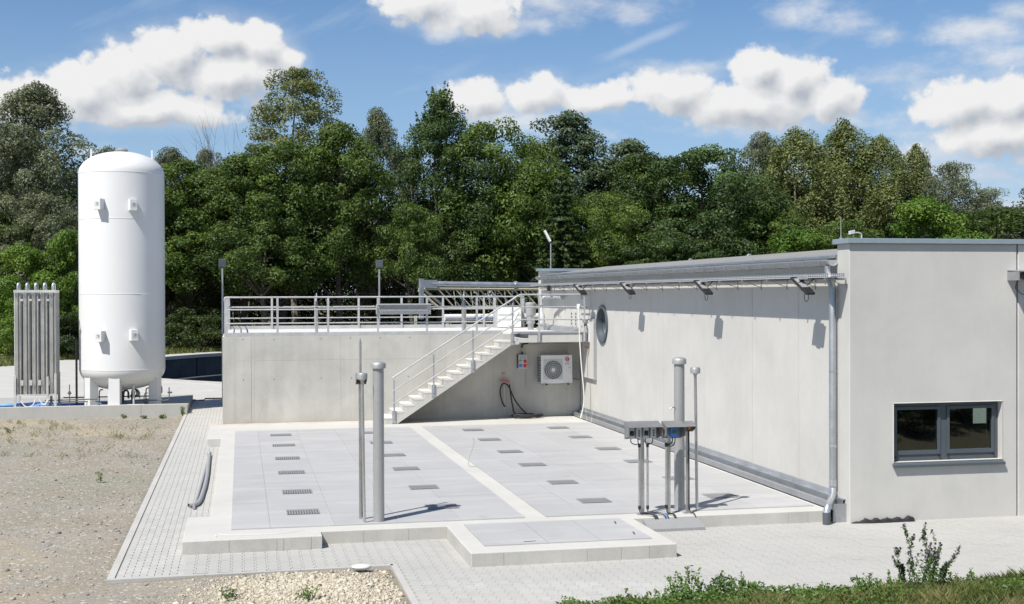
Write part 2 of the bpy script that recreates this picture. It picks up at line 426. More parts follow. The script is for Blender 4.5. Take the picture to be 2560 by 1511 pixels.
# ------------------------------------------------------------------ ground
BC = (12.6, 31.5); BR = 18.9                                   # round settling basin
rs = np.random.RandomState(4)
def vnoise(x, y, s, seed=0):
    """smooth value noise on a lattice"""
    x = np.asarray(x, float) / s; y = np.asarray(y, float) / s
    xi = np.floor(x).astype(int); yi = np.floor(y).astype(int); fx = x - xi; fy = y - yi
    fx = fx*fx*(3-2*fx); fy = fy*fy*(3-2*fy)
    def h(a, b):
        n = (a * 374761393 + b * 668265263 + seed * 1442695041) & 0x7fffffff
        n = (n ^ (n >> 13)) * 1274126177 & 0x7fffffff
        return ((n ^ (n >> 16)) & 0xffff) / 65535.0
    return (h(xi, yi)*(1-fx) + h(xi+1, yi)*fx)*(1-fy) + (h(xi, yi+1)*(1-fx) + h(xi+1, yi+1)*fx)*fy
def ground_z(x, y):
    x = np.asarray(x, float); y = np.asarray(y, float)
    z = -0.215 + 0.035*(vnoise(x, y, 1.3, 1)-0.5) + 0.010*(vnoise(x, y, 0.35, 2)-0.5) + 0.06*(vnoise(x, y, 4.0, 3)-0.5)
    z = np.where((y > -3) & (x < -1.5) & (y < 5.6), z - 0.07*np.clip((y+3)/8.5, 0, 1), z)
    # bank under the viewer
    bank = np.clip((-21.2 - y) / 15.0, 0, 1.2) * 2.1
    z = z + bank
    # heap of broken stone at the foot of the bank
    hx = np.clip(1 - np.abs((x - 1.15) / 1.45), 0, 1); hy = np.clip(1 - np.abs((y + 20.0) / 1.35), 0, 1)
    z = z + 0.15 * np.sqrt(hx * hy) * (0.55 + 0.6*vnoise(x, y, 0.6, 9)) * (hx*hy > 0)
    # level formation under paving, slab and buildings
    paved = (((x > -1.28) & (y > -18.66) & (y < 12)) | ((x > 2.56) & (y > -21.9) & (y < 12)))
    z = np.where(paved, -0.34, z)
    z = np.where(y >= 12, np.minimum(z, -0.23), z)
    # rising wooded bank beyond the yard
    z = z + np.clip((y - 50) / 60, 0, 1) * 1.0
    return z
def axis(segs):
    out = []
    for a, b, st in segs: out += list(np.arange(a, b, st))
    out.append(segs[-1][1]); return np.array(out)
gx = axis([(-260, -40, 20), (-40, -14, 2), (-14, 3.0, 0.13), (3.0, 16, 0.5), (16, 60, 2), (60, 300, 20)])
gy = axis([(-120, -40, 8), (-40, -24, 0.6), (-24, -17, 0.11), (-17, 6, 0.16), (6, 60, 0.9), (60, 400, 20)])
# put grid lines on the paving edge so that the formation step hides under the kerb
for e in (-1.29, 2.55): gx[np.argmin(np.abs(gx - e))] = e
X_, Y_ = np.meshgrid(gx, gy, indexing='ij'); Z_ = ground_z(X_, Y_)
nx, ny = X_.shape
idx = np.arange(nx*ny).reshape(nx, ny)
F_ = np.stack([idx[:-1, :-1], idx[1:, :-1], idx[1:, 1:], idx[:-1, 1:]], -1).reshape(-1, 4)
cxm = (X_[:-1, :-1] + X_[1:, 1:]).ravel()/2; cym = (Y_[:-1, :-1] + Y_[1:, 1:]).ravel()/2
F_ = F_[np.hypot(cxm - BC[0], cym - BC[1]) > BR + 0.9]
mt, t, bs = new_mat('bare_ground'); p = pos(t)
n1 = t.noise(p, 0.55, 6, 0.6, 0.4); n2 = t.noise(p, 24, 5, 0.7); n3 = t.noise(p, 5, 5, 0.65)
vo = t.node('ShaderNodeTexVoronoi'); t.l.new(p, vo.inputs['Vector']); vo.inputs['Scale'].default_value = 26
vo2 = t.node('ShaderNodeTexVoronoi'); t.l.new(p, vo2.inputs['Vector']); vo2.inputs['Scale'].default_value = 60
sc1 = t.node('ShaderNodeSeparateColor'); t.l.new(vo.outputs['Color'], sc1.inputs[0])
sc2 = t.node('ShaderNodeSeparateColor'); t.l.new(vo2.outputs['Color'], sc2.inputs[0])
c = t.mix(t.mrange(n1, 0.34, 0.66, 0, 1, True), (0.238, 0.213, 0.170), (0.266, 0.246, 0.212))
n5 = t.noise(p, 0.22, 5, 0.6, 0.6)
c = t.mix(t.mrange(n5, 0.50, 0.64, 0, 0.8, True), c, (0.320, 0.270, 0.195))
c = t.mix(t.mrange(n5, 0.46, 0.36, 0, 0.6, True), c, (0.215, 0.215, 0.17))
c = t.mix(t.mrange(n3, 0.52, 0.72, 0, 0.5), c, (0.335, 0.285, 0.205))
c = t.mix(t.mrange(n1, 0.60, 0.74, 0, 0.8), c, (0.19, 0.18, 0.165))
g = t.math('MULTIPLY', t.mrange(sc1.outputs[0], 0, 1, 0.92, 1.08), t.mrange(sc2.outputs[1], 0, 1, 0.89, 1.10))
g = t.math('MULTIPLY', g, t.mrange(n2, 0.3, 0.7, 0.88, 1.1))
c = t.vec('SCALE', c, scale=g)
c = t.mix(t.mrange(sc1.outputs[1], 0.93, 0.96, 0, 0.8), c, (0.48, 0.46, 0.42))
sp = t.node('ShaderNodeSeparateXYZ'); t.l.new(p, sp.inputs[0])
ld = t.vec('LENGTH', t.vec('MULTIPLY', t.vec('SUBTRACT', p, (1.45, -20.1, 0)), (0.72, 0.95, 0)))
c = t.mix(t.math('MULTIPLY', t.mrange(ld, 1.25, 0.6, 0, 1, True), t.mrange(n3, 0.3, 0.6, 0.35, 1)), c, (0.42, 0.37, 0.275))
gm = t.math('MAXIMUM', t.mrange(sp.outputs[1], 26, 38, 0, 1, True), t.math('MULTIPLY', t.mrange(sp.outputs[1], -20.9, -21.6, 0, 1, True), t.mrange(sp.outputs[0], 2.7, 3.4, 0, 1, True)))
c = t.mix(gm, c, t.mix(n3, (0.09, 0.09, 0.055), (0.16, 0.13, 0.09)))
t.l.new(c, bs.inputs['Base Color']); bs.inputs['Roughness'].default_value = 0.95; bs.inputs['Specular IOR Level'].default_value = 0.15
bp = t.node('ShaderNodeBump'); bp.inputs['Strength'].default_value = 0.35; bp.inputs['Distance'].default_value = 0.02
t.l.new(t.math('ADD', t.math('MULTIPLY', vo.outputs['Distance'], -1.0), n2), bp.inputs['Height']); t.l.new(bp.outputs[0], bs.inputs['Normal'])
M['ground'] = mt
tag(np_mesh('ground', np.stack([X_, Y_, Z_], -1).reshape(-1, 3), F_, M['ground'], smooth=True), kind='structure')

# concrete yard beyond, open towards the basin
yx = np.arange(-60, 36, 0.8); yy_ = np.arange(5.78, 60, 0.8)
YX, YY = np.meshgrid(yx, yy_, indexing='ij')
yi = np.arange(YX.size).reshape(YX.shape)
YF = np.stack([yi[:-1, :-1], yi[1:, :-1], yi[1:, 1:], yi[:-1, 1:]], -1).reshape(-1, 4)
ym = (YX[:-1, :-1] + YX[1:, 1:]).ravel()/2; yn = (YY[:-1, :-1] + YY[1:, 1:]).ravel()/2
edge = np.interp(ym, [-60, -20, -11.8, -10, -8.9, -1, 6, 36], [22, 28, 34.5, 40.6, 41.8, 49.6, 51.5, 53])
keep = (np.hypot(ym - BC[0], yn - BC[1]) > BR + 0.7) & (yn < edge) & ~((ym > -1.2) & (yn < 11.5)) & ~((ym < -1.1) & (yn < 10.6) & (ym > -13))
tag(np_mesh('yard', np.stack([YX, YY, np.full_like(YX, -0.155) + 0.06*(vnoise(YX, YY, 12, 5)-0.5)], -1).reshape(-1, 3), YF[keep], M['yard']), kind='structure')
# gravel bed round the white tank
mb = MB(); mb.box(-14, -1.2, 5.72, 10.8, -0.4, 0.02)
M['gravelpad'] = concrete('light_gravel', (0.34, 0.335, 0.32), 0.12, 0, 0.25, 0.6)
tag(mb.build('gravel_bed', M['gravelpad']), kind='structure')

# round basin: rim, inner wall in cast segments, dark water
br = thing('settling_basin', 'large round settling basin with dark inner wall behind the white tank', 'basin', (BC[0], BC[1], -0.2))
def ring(r0, r1, z0, z1, name, mat, a0=0, a1=2*math.pi, n=120, parent=None):
    full = abs(a1 - a0 - 2*math.pi) < 1e-6
    vs = []; fs = []
    k = n if full else n + 1
    for i in range(k):
        a = a0 + (a1 - a0) * i / n
        for (r, z) in ((r0, z0), (r1, z0), (r1, z1), (r0, z1)): vs.append((BC[0] + r*math.cos(a), BC[1] + r*math.sin(a), z))
    for i in range(n):
        j = (i + 1) % k
        for q in range(4): fs.append((i*4 + q, i*4 + (q+1) % 4, j*4 + (q+1) % 4, j*4 + q))
    if not full: fs += [(0, 1, 2, 3), (n*4+3, n*4+2, n*4+1, n*4)]
    m_ = MB(); m_.add(vs, fs); return m_.build(name, mat, parent)
ring(BR, BR + 2.2, -0.24, -0.12, 'rim', M['yard'], parent=br)
ring(BR - 0.12, BR, -0.22, -0.02, 'coping', M['kerb'], parent=br)
for i in range(28):
    a0 = 2*math.pi*i/28
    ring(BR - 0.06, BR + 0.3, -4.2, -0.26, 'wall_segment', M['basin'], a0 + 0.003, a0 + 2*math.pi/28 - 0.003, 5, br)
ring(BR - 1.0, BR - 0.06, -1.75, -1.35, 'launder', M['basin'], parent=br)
wm, t, bs = new_mat('basin_water'); bs.inputs['Base Color'].default_value = (0.012, 0.018, 0.014, 1); bs.inputs['Roughness'].default_value = 0.08
bp = t.node('ShaderNodeBump'); bp.inputs['Strength'].default_value = 0.15; t.l.new(t.noise(pos(t), 3, 3), bp.inputs['Height']); t.l.new(bp.outputs[0], bs.inputs['Normal'])
mb = MB(); n = 72
mb.add([(BC[0] + (BR-0.06)*math.cos(2*math.pi*i/n), BC[1] + (BR-0.06)*math.sin(2*math.pi*i/n), -2.0) for i in range(n)], [tuple(range(n))])
tag(mb.build('water', wm), kind='structure')

# ------------------------------------------------------------------ concrete base with its rim and plate fields
base_poly = [(-0.34, -0.02), (-0.34, -3.70), (0.01, -3.70), (0.01, -15.13), (-0.353, -15.13), (-0.353, -17.19), (1.693, -17.19), (1.693, -16.85),
             (3.653, -16.85), (3.653, -18.97), (6.695, -18.97), (6.695, -16.85), (10.16, -16.85), (10.16, -0.02)]
base = thing('foundation_slab', 'pale stepped concrete base slab that frames the grey cover plates', 'slab', (5, -9, -0.2))
MB().prism(base_poly, -0.42, 0.0).build('slab', M['slab'], base, bevel=0.012)
# formwork boards printed in the kerb faces: each a thin cast face
def face_run(x0, x1, y, cuts, z0=-0.215, z1=-0.014):
    xs = [x0] + cuts + [x1]
    for a, b in zip(xs[:-1], xs[1:]):
        m_ = MB(); m_.box(a + 0.003, b - 0.003, y - 0.006, y + 0.03, z0, z1); m_.build('edge_face', M['wall'], base)
face_run(-0.353, 1.69, -17.19, [0.32, 1.02, 1.12, 1.53])
face_run(1.70, 3.65, -16.85, [2.35, 3.05])
face_run(3.66, 6.69, -18.97, [4.12, 5.34, 5.85, 6.27])
face_run(6.70, 10.15, -16.85, [9.4, 9.75])
for (xa, ya, yb) in ((3.653, -18.96, -16.86),):
    m_ = MB(); m_.box(xa - 0.006, xa + 0.02, ya, yb, -0.215, -0.014); m_.build('edge_face', M['wall'], base)

def plate_field(x_edges, y0, y1, rows, gcols, label):
    f = thing('cover_field', label, 'cover plates', ((x_edges[0]+x_edges[-1])/2, (y0+y1)/2, 0.0))
    for i in range(len(x_edges) - 1):
        for j in range(rows):
            ya = y0 + (y1-y0)*j/rows; yb = y0 + (y1-y0)*(j+1)/rows
            w = 0.0018; dz = random.uniform(-0.0015, 0.0015)
            m_ = MB(); m_.box(x_edges[i] + w, x_edges[i+1] - w, ya + w, yb - w, 0.002, 0.014 + dz)
            m_.build('plate', M['plate'], f)
    for gxc in gcols:
        for gyc in (-15.15, -12.94, -10.37, -8.10, -5.65, -3.38):
            a, b = 0.26, 0.215
            g_ = MB(); g_.box(gxc - a, gxc + a, gyc - b, gyc + b, 0.016, 0.019)  # dark sheet: shade of the open slots put into its colour
            go = g_.build('grate', M['grate'], f)
            bb = MB()
            nb = 12
            for k in range(nb + 1):
                xx = gxc - a + 2*a*k/nb
                bb.box(xx - 0.0095, xx + 0.0095, gyc - b, gyc + b, 0.0195, 0.026)
            for k in range(4):
                yq = gyc - b + 2*b*k/3
                bb.box(gxc - a, gxc + a, yq - 0.008, yq + 0.008, 0.0265, 0.0295)
            bb.build('bar_grid', M['grey'], go)
    return f
plate_field([0.343, 0.94, 1.94, 2.94, 3.94, 5.0], -16.45, -2.13, 12, (1.50, 3.84), 'left field of light grey cover plates, in front of the plain platform wall')
plate_field([5.345, 6.03, 7.03, 8.03, 9.03, 10.06], -16.45, -2.13, 12, (6.53, 8.87), 'right field of light grey cover plates, along the long building wall')
fa = thing('shaft_cover', 'three large grey cover plates on the raised shaft at the front', 'cover plates', (5.2, -17.7, 0.0))
for a, b in ((3.915, 4.875), (4.875, 5.665), (5.665, 6.456)):
    m_ = MB(); m_.box(a + 0.004, b - 0.004, -18.56, -16.86, 0.002, 0.016)
    m_.build('plate', M['plate'], fa)
for (x, y, dx, dy) in ((4.62, -18.42, 0.09, 0.012), (6.28, -17.25, 0.02, 0.10), (6.30, -18.15, 0.02, 0.10)):
    m_ = MB(); m_.bar((x-dx, y-dy, 0.0175), (x+dx, y+dy, 0.0175), 0.022, 0.004); m_.build('lifting_slot', M['dark'], fa)

# ------------------------------------------------------------------ paving
def strip_paver_mesh():
    hx, hy, ch = 0.04995, 0.0997, 0.006
    o = [(-hx, -hy), (hx, -hy), (hx, -hy*0.48), (hx-0.0065, -hy*0.40), (hx-0.0065, hy*0.40), (hx, hy*0.48), (hx, hy), (-hx, hy), (-hx, hy*0.48), (-hx+0.0065, hy*0.40), (-hx+0.0065, -hy*0.40), (-hx, -hy*0.48)]
    return o
def bone_paver_mesh():
    L, w, c_, g_ = 0.2, 0.165, 0.016, 0.0035
    hl = L/2 - g_; e_ = w/2 + c_ - g_; m_ = w/2 - c_ - g_
    return [(-e_, -hl), (e_, -hl), (e_, -hl*0.62), (m_, -hl*0.36), (m_, hl*0.36), (e_, hl*0.62), (e_, hl), (-e_, hl), (-e_, hl*0.62), (-m_, hl*0.36), (-m_, -hl*0.36), (-e_, -hl*0.62)]
def paver_geo(outline, h=0.06, ch=0.0022):
    n = len(outline)
    s = [(1 - ch/max(abs(x), 0.02), 1 - ch/max(abs(y), 0.02)) for x, y in outline]
    top = [(x - math.copysign(ch, x), y - math.copysign(ch, y), 0.0) for x, y in outline]
    mid = [(x, y, -ch) for x, y in outline]; bot = [(x, y, -h) for x, y in outline]
    vs = top + mid + bot
    q = []
    for i in range(n):
        j = (i+1) % n
        q.append((n+i, n+j, j, i)); q.append((2*n+i, 2*n+j, n+j, n+i))
    return vs, [tuple(range(n))], q
camp = np.array([0.5, -36.4])
def lay(parent, outline, spots, top_z, n_single=300, ch=0.0022):
    vs, tops, q = paver_geo(outline, 0.06, ch)
    me = bpy.data.meshes.new('paver'); me.from_pydata(vs, [], tops + q); me.materials.append(M['paver'])
    spots = sorted(spots, key=lambda s: (s[0]-camp[0])**2 + (s[1]-camp[1])**2)
    off = root_loc(parent)
    for (x, y) in spots[:n_single]:
        o = bpy.data.objects.new('paver', me); col.objects.link(o); o.parent = parent
        o.location = (x - off.x, y - off.y, top_z + random.uniform(-0.002, 0.002) - off.z)
        o.rotation_euler = (random.uniform(-0.006, 0.006), random.uniform(-0.006, 0.006), random.uniform(-0.006, 0.006))
    rest = spots[n_single:]
    if rest:
        b = np.array(vs); n = len(vs); A = np.array(rest)
        nr = len(A)
        V = np.repeat(b[None], nr, 0); V[:, :, 0] += A[:, None, 0] - off.x; V[:, :, 1] += A[:, None, 1] - off.y
        V[:, :, 2] += (top_z - off.z + rs.uniform(-0.002, 0.002, nr))[:, None]
        faces = []
        for k in range(nr):
            for f in tops + q: faces.append(tuple(i + k*n for i in f))
        me2 = bpy.data.meshes.new('paver_rows'); me2.from_pydata(V.reshape(-1, 3).tolist(), [], faces); me2.materials.append(M['paver'])
        o = bpy.data.objects.new('paver_rows', me2); col.objects.link(o); o.parent = parent; o['kind'] = 'stuff'
PZ = -0.20
strip = thing('paved_path', None, None, (-0.7, -8, PZ), kind='structure')
mb = MB(); mb.box(-1.20, 0.0, -18.55, 11.5, -0.33, PZ - 0.012); mb.build('joint_sand', M['joint'], strip)
sp_ = []
xs = np.arange(-1.115, 0.05, 0.1)
for i, x in enumerate(xs):
    for j in range(148):
        y = -18.45 + j*0.2
        if y > 11.2: continue
        lim = -0.30 if (y < -15.13 and y > -17.3) or (y > -3.7 and y < 0.05) else 0.03
        if y <= -17.3 : lim = -0.30
        if x < lim: sp_.append((x, y))
lay(strip, strip_paver_mesh(), sp_, PZ, ch=0.0006)
fore = thing('forecourt_paving', None, None, (6, -19, PZ), kind='structure')
mb = MB(); mb.prism([(-0.30, -18.55), (2.58, -18.55), (2.58, -23.0), (26, -23.0), (26, -16.8), (-0.30, -16.8)], -0.33, PZ - 0.014); mb.build('joint_sand', M['joint'], fore)
sp_ = []
for i in range(160):
    x = -0.215 + i*0.165
    for j in range(36):
        y = -22.9 + j*0.2 + (0.1 if i % 2 else 0)
        if (y > -16.76 and x < 10.3) or y > -16.9 and x >= 10.3 or x > 19: continue
        if x < 2.70 and y < -18.56: continue
        if x < 1.62 and y > -17.10: continue
        if 3.73 < x < 6.62 and y > -18.88: continue
        if y < -22.0: continue
        sp_.append((x, y))
lay(fore, bone_paver_mesh(), sp_, PZ)
# edging kerbs, stone by stone
def kerb_run(p0, p1, w, L, parent):
    p0, p1 = Vector(p0), Vector(p1); d = p1 - p0; n = max(1, int(d.length / L)); 
    for i in range(n):
        a = p0 + d*i/n; b = p0 + d*(i+1)/n; e = d.normalized()*0.003
        m_ = MB(); m_.bar((a.x+e.x, a.y+e.y, PZ - 0.10), (b.x-e.x, b.y-e.y, PZ - 0.10 + 0.0), w, 0.2 + 0.006)
        m_.build('kerb_stone', M['kerb'], parent)
kerb_run((-1.235, -18.575, 0), (-1.235, 5.4, 0), 0.10, 1.0, strip)
kerb_run((-1.285, -18.62, 0), (2.60, -18.56, 0), 0.08, 1.0, fore)
kerb_run((2.61, -18.52, 0), (2.61, -21.6, 0), 0.09, 1.0, fore)

# low curb wall in front of the tank
cw = thing('low_curb_wall', 'low concrete curb wall in front of the white tank', 'curb wall', (-6, 5.6, -0.3))
for a, b in ((-14, -8.4), (-8.4, -2.62), (-2.62, -1.19)):
    m_ = MB(); m_.box(a + 0.003, b - 0.003, 5.57, 5.76, -0.5, 0.12 + (0.0 if b > -3 else 0.0)); m_.build('wall_section', M['kerb'], cw, bevel=0.008)

# ------------------------------------------------------------------ raised concrete platform
PT = 2.456
plat = thing('concrete_platform', 'raised bare concrete platform with a railing and stairs at its front', 'platform', (5, 3.5, 0))
MB().box(0.0, 10.40, 0.022, 7.60, -0.4, PT - 0.03).build('core', M['wall'], plat)
MB().box(0.004, 10.40, 0.03, 7.60, PT - 0.03, PT).build('deck', M['deck'], plat, bevel=0.01)
for a, b in ((0.0, 0.35), (0.35, 0.79), (0.79, 0.88), (0.88, 3.30), (3.30, 6.34), (6.34, 7.74), (7.74, 10.03), (10.03, 10.40)):
    for z0, z1 in ((-0.3, 1.765), (1.765, PT - 0.006)):
        if b - a < 0.4: z0, z1 = (-0.3, PT - 0.006)
        m_ = MB(); m_.box(a + 0.0013, b - 0.0013, 0.0 + (0.006 if (a, b) == (0.79, 0.88) else 0), 0.026, z0 + 0.0013, z1 - 0.0013); m_.build('cast_face', M['wall'], plat)
        if b - a < 0.4: break
for (x, z) in ((0.56, 2.37), (1.42, 2.36), (2.74, 2.37), (3.59, 2.38), (4.44, 2.38), (5.3, 2.38), (0.57, 1.23), (1.43, 1.23), (2.75, 1.24), (3.61, 1.23), (5.25, 1.25), (6.0, 1.25)):
    m_ = MB(); m_.cyl((x, 0.002, z), (x, -0.004, z), 0.017, 0.013, 10); m_.build('tie_hole', M['dgrey'], plat)
MB().box(0.05, 8.05, 0.03, 0.10, PT, PT + 0.10).build('upstand', M['rail'], plat)

# stairs
st = thing('concrete_stairs', 'straight concrete stair flight leading up to the platform landing', 'stairs', (6.5, -0.7, 0))
N = 14; run = 0.2805; rise = PT / N; SX = 4.42; SY0, SY1 = -1.2, -0.003
prof = []
for i in range(N - 1):
    prof.append((SX + i*run, i*rise)); prof.append((SX + i*run, (i+1)*rise))
xe = SX + (N-1)*run
prof += [(xe, (N-1)*rise), (xe + 0.22, (N-1)*rise), (xe + 0.22, (N-1)*rise - 0.09), (xe - 0.02 , 2.16)]
prof += [(SX + 0.36, 0.0)]
# soffit line parallel to the steps
m_ = MB(); m_.prism_y([(x, z) for x, z in prof][::-1], SY0, SY1); m_.build('flight', M['stair'], st, bevel=0.006)
for i in range(N - 1):
    m_ = MB(); m_.box(SX + i*run - 0.012, SX + (i+1)*run - 0.016, SY0 - 0.008, SY1, (i+1)*rise - 0.038, (i+1)*rise + 0.003); m_.build('tread', M['deck'], st)
    m_ = MB(); m_.box(SX + i*run + 0.10, SX + i*run + 0.112, SY0 - 0.004, SY0 + 0.01, (i+0.15)*rise, (i+1)*rise - 0.04); m_.build('nosing_line', M['kerb'], st)
land = thing('landing_slab', 'concrete landing slab at the top of the stairs, above the air conditioner', 'landing', (9.2, -0.6, 2.25))
m_ = MB(); m_.prism_y([(8.27, 2.235), (10.30, 2.235), (10.30, 2.485), (8.56, 2.485), (8.56, 2.365), (8.27, 2.365)][::-1], -1.2, -0.003); m_.build('slab', M['stair'], land, bevel=0.006)
m_ = MB(); m_.box(8.35, 10.30, -1.22, 0.2, 2.49, 2.515); m_.build('top_sheet', M['galv'], land)

# ------------------------------------------------------------------ long building with end parapets
WX = 10.42
bld = thing('plant_building', 'long low precast concrete building with gutter, parapet walls and dark window', 'building', (15, -6, 0))
def rect_hole(y_or_x, lo, hi, hole, depth, plane):
    """plate in plane 'x' (faces -x) or 'y' (faces -y) with one rectangular hole; lo/hi = (a,z)"""
    a0, z0 = lo; a1, z1 = hi; h0, k0, h1, k1 = hole
    A = [a0, h0, h1, a1]; Zs = [z0, k0, k1, z1]
    vs = []; fs = []
    def vid(i, j, d): return d*16 + i*4 + j
    for d in (0, 1):
        for i in range(4):
            for j in range(4):
                q = y_or_x + d*depth
                vs.append((A[i], q, Zs[j]) if plane == 'y' else (q, A[i], Zs[j]))
    for i in range(3):
        for j in range(3):
            if (i, j) == (1, 1): continue
            fs.append((vid(i,j,0), vid(i+1,j,0), vid(i+1,j+1,0), vid(i,j+1,0))); fs.append((vid(i,j,1), vid(i,j+1,1), vid(i+1,j+1,1), vid(i+1,j,1)))
    for (i0,j0,i1,j1) in ((1,1,2,1),(2,1,2,2),(2,2,1,2),(1,2,1,1)): fs.append((vid(i0,j0,0), vid(i0,j0,1), vid(i1,j1,1), vid(i1,j1,0)))
    for k in range(3):
        fs.append((vid(k,0,0), vid(k,0,1), vid(k+1,0,1), vid(k+1,0,0))); fs.append((vid(k,3,0), vid(k+1,3,0), vid(k+1,3,1), vid(k,3,1)))
        fs.append((vid(0,k,0), vid(0,k+1,0), vid(0,k+1,1), vid(0,k,1))); fs.append((vid(3,k,0), vid(3,k,1), vid(3,k+1,1), vid(3,k+1,0)))
    m_ = MB(); m_.add(vs, fs); return m_
joints = [-16.62, -15.07, -12.94, -10.27, -7.54, -4.37, -1.22, 1.90, 5.0]
for a, b in zip(joints[:-1], joints[1:]):
    if a == -4.37:
        cyh, czh, rh = -2.38, 2.77, 0.50
        y0, y1, z0, z1 = a + 0.006, b - 0.006, -0.3, 4.14
        n = 64; vs = []; fs = []
        def edge_pt(an):
            c_, s_ = math.cos(an), math.sin(an)
            tt = min(((y1 - cyh)/c_ if c_ > 1e-9 else ((y0 - cyh)/c_ if c_ < -1e-9 else 1e9)), ((z1 - czh)/s_ if s_ > 1e-9 else ((z0 - czh)/s_ if s_ < -1e-9 else 1e9)))
            return cyh + c_*tt, czh + s_*tt
        angs = sorted([2*math.pi*i/n for i in range(n)] + [math.atan2(zz - czh, yy - cyh) % (2*math.pi) for yy in (y0, y1) for zz in (z0, z1)])
        k = len(angs)
        for d in (0, 0.22):
            for an in angs: vs.append((WX + d, cyh + rh*math.cos(an), czh + rh*math.sin(an)))
            for an in angs: vs.append((WX + d, *edge_pt(an)))
        for i in range(k):
            j = (i+1) % k
            fs.append((i, j, k + j, k + i)); fs.append((2*k + i, 3*k + i, 3*k + j, 2*k + j)); fs.append((i, 2*k + i, 2*k + j, j)); fs.append((k + i, k + j, 3*k + j, 3*k + i))
        m_ = MB(); m_.add(vs, fs); m_.build('wall_panel', M['precast'], bld)
    else:
        m_ = MB(); m_.box(WX, WX + 0.22, a + 0.006, b - 0.006, -0.3, 4.14); m_.build('wall_panel', M['precast'], bld)
MB().box(WX + 0.10, WX + 0.35, -16.6, -4.40, -0.3, 4.1).build('joint_backing', M['grey'], bld)
MB().box(WX + 0.10, WX + 0.35, -1.20, 4.95, -0.3, 4.1).build('joint_backing', M['grey'], bld)
# front facade
FY = -17.06
fz1 = 4.46
rect_hole(FY, (10.40, -0.3), (13.515, fz1), (11.20, 0.79, 13.235, 1.78), 0.44, 'y').build('facade_panel', M['precast'], bld, bevel=0.012)
MB().box(13.545, 26.0, FY, FY + 0.44, -0.3, fz1).build('facade_panel', M['precast'], bld, bevel=0.012)
MB().box(13.50, 13.56, FY + 0.05, FY + 0.3, -0.3, fz1 - 0.01).build('joint_seal', M['dark'], bld)
MB().box(10.34, 26.2, FY - 0.062, FY + 0.50, fz1, fz1 + 0.085).build('parapet_cap', M['fascia'], bld, bevel=0.006)
# far end wall
MB().box(10.42, 26.0, 5.0, 5.4, -0.3, 4.40).build('end_wall', M['precast'], bld)
MB().box(10.34, 26.2, 4.94, 5.46, 4.40, 4.485).build('parapet_cap', M['fascia'], bld)
# roof
m_ = MB(); m_.prism_y([(10.40, 4.17), (10.40, 4.255), (12.7, 4.555), (26, 4.40), (26, 4.2), (12.7, 4.4)][::-1], -16.60, 4.98); m_.build('roof', M['roof'], bld)
m_ = MB(); m_.prism_y([(10.34, 4.225), (10.34, 4.272), (10.65, 4.312), (10.65, 4.29)][::-1], -16.58, 4.96); m_.build('eaves_flashing', M['galv'], bld)
MB().box(WX + 0.22, 26, 4.6, 4.98, -0.3, 4.1).build('inner_wall', M['grey'], bld)
MB().box(25.7, 26, -16.6, 4.9, -0.3, 4.3).build('rear_wall', M['precast'], bld)
# anthracite two-sash window
win = MB().build('dummy', M['frame']); bpy.data.objects.remove(win, do_unlink=True)
x0, x1, z0, z1 = 11.20, 13.235, 0.79, 1.78; wy = FY + 0.13
b_ = 0.075
xm = (x0 + x1)/2 - 0.02
fr = MB()
for (fa_, fb_, ha, hb) in ((x0, xm, x0 + b_, xm - 0.06), (xm, x1, xm + 0.06, x1 - b_)):
    q_ = rect_hole(wy, (fa_, z0), (fb_, z1), (ha, z0 + b_ + 0.03, hb, z1 - b_), 0.07, 'y'); fr.add(q_.v, q_.f)
window = fr.build('window', M['frame'], bld)
gm, t, bs = new_mat('window_glass')
for nd in list(t.n):
    if nd.type != 'OUTPUT_MATERIAL': t.n.remove(nd)
out = [nd for nd in t.n if nd.type == 'OUTPUT_MATERIAL'][0]
tr = t.node('ShaderNodeBsdfTransparent'); tr.inputs[0].default_value = (0.62, 0.68, 0.66, 1)
gl = t.node('ShaderNodeBsdfGlossy'); gl.inputs['Roughness'].default_value = 0.015; gl.inputs[0].default_value = (0.9, 0.93, 0.95, 1)
fn = t.node('ShaderNodeFresnel'); fn.inputs[0].default_value = 1.5
ms = t.node('ShaderNodeMixShader'); t.l.new(t.math('MULTIPLY_ADD', fn.outputs[0], 1.0, 0.085, clamp=True), ms.inputs[0]); t.l.new(tr.outputs[0], ms.inputs[1]); t.l.new(gl.outputs[0], ms.inputs[2]); t.l.new(ms.outputs[0], out.inputs[0])
M['glass'] = gm
for a, b in ((x0 + b_, xm - 0.06), (xm + 0.06, x1 - b_)):
    s_ = 0.05; sa = rect_hole(wy - 0.02, (a + 0.002, z0 + 0.107), (b - 0.002, z1 - b_ - 0.002), (a + s_, z0 + 0.175, b - s_, z1 - b_ - s_), 0.06, 'y')
    sa.build('sash', M['frame'], window)
    pa = MB(); pa.box(a + s_, b - s_, wy + 0.01, wy + 0.018, z0 + 0.17, z1 - b_ - s_); pa.build('pane', M['glass'], window)
    for xq in (a + 0.02, b - 0.02):
        m_ = MB(); m_.box(xq - 0.014, xq + 0.014, wy - 0.034, wy - 0.021, z0 + 0.05, z0 + 0.085); m_.build('drain_cap', M['black'], window)
m_ = MB(); m_.add([(x0 - 0.02, FY - 0.07, z0 - 0.045), (x1 + 0.02, FY - 0.07, z0 - 0.045), (x1 + 0.02, wy, z0 + 0.004), (x0 - 0.02, wy, z0 + 0.004), (x0 - 0.02, FY - 0.07, z0 - 0.085), (x1 + 0.02, FY - 0.07, z0 - 0.085), (x1 + 0.02, wy, z0 - 0.03), (x0 - 0.02, wy, z0 - 0.03)],
                  [(0,1,2,3),(4,7,6,5),(0,4,5,1),(1,5,6,2),(2,6,7,3),(3,7,4,0)]); m_.build('sill', M['frame'], window)
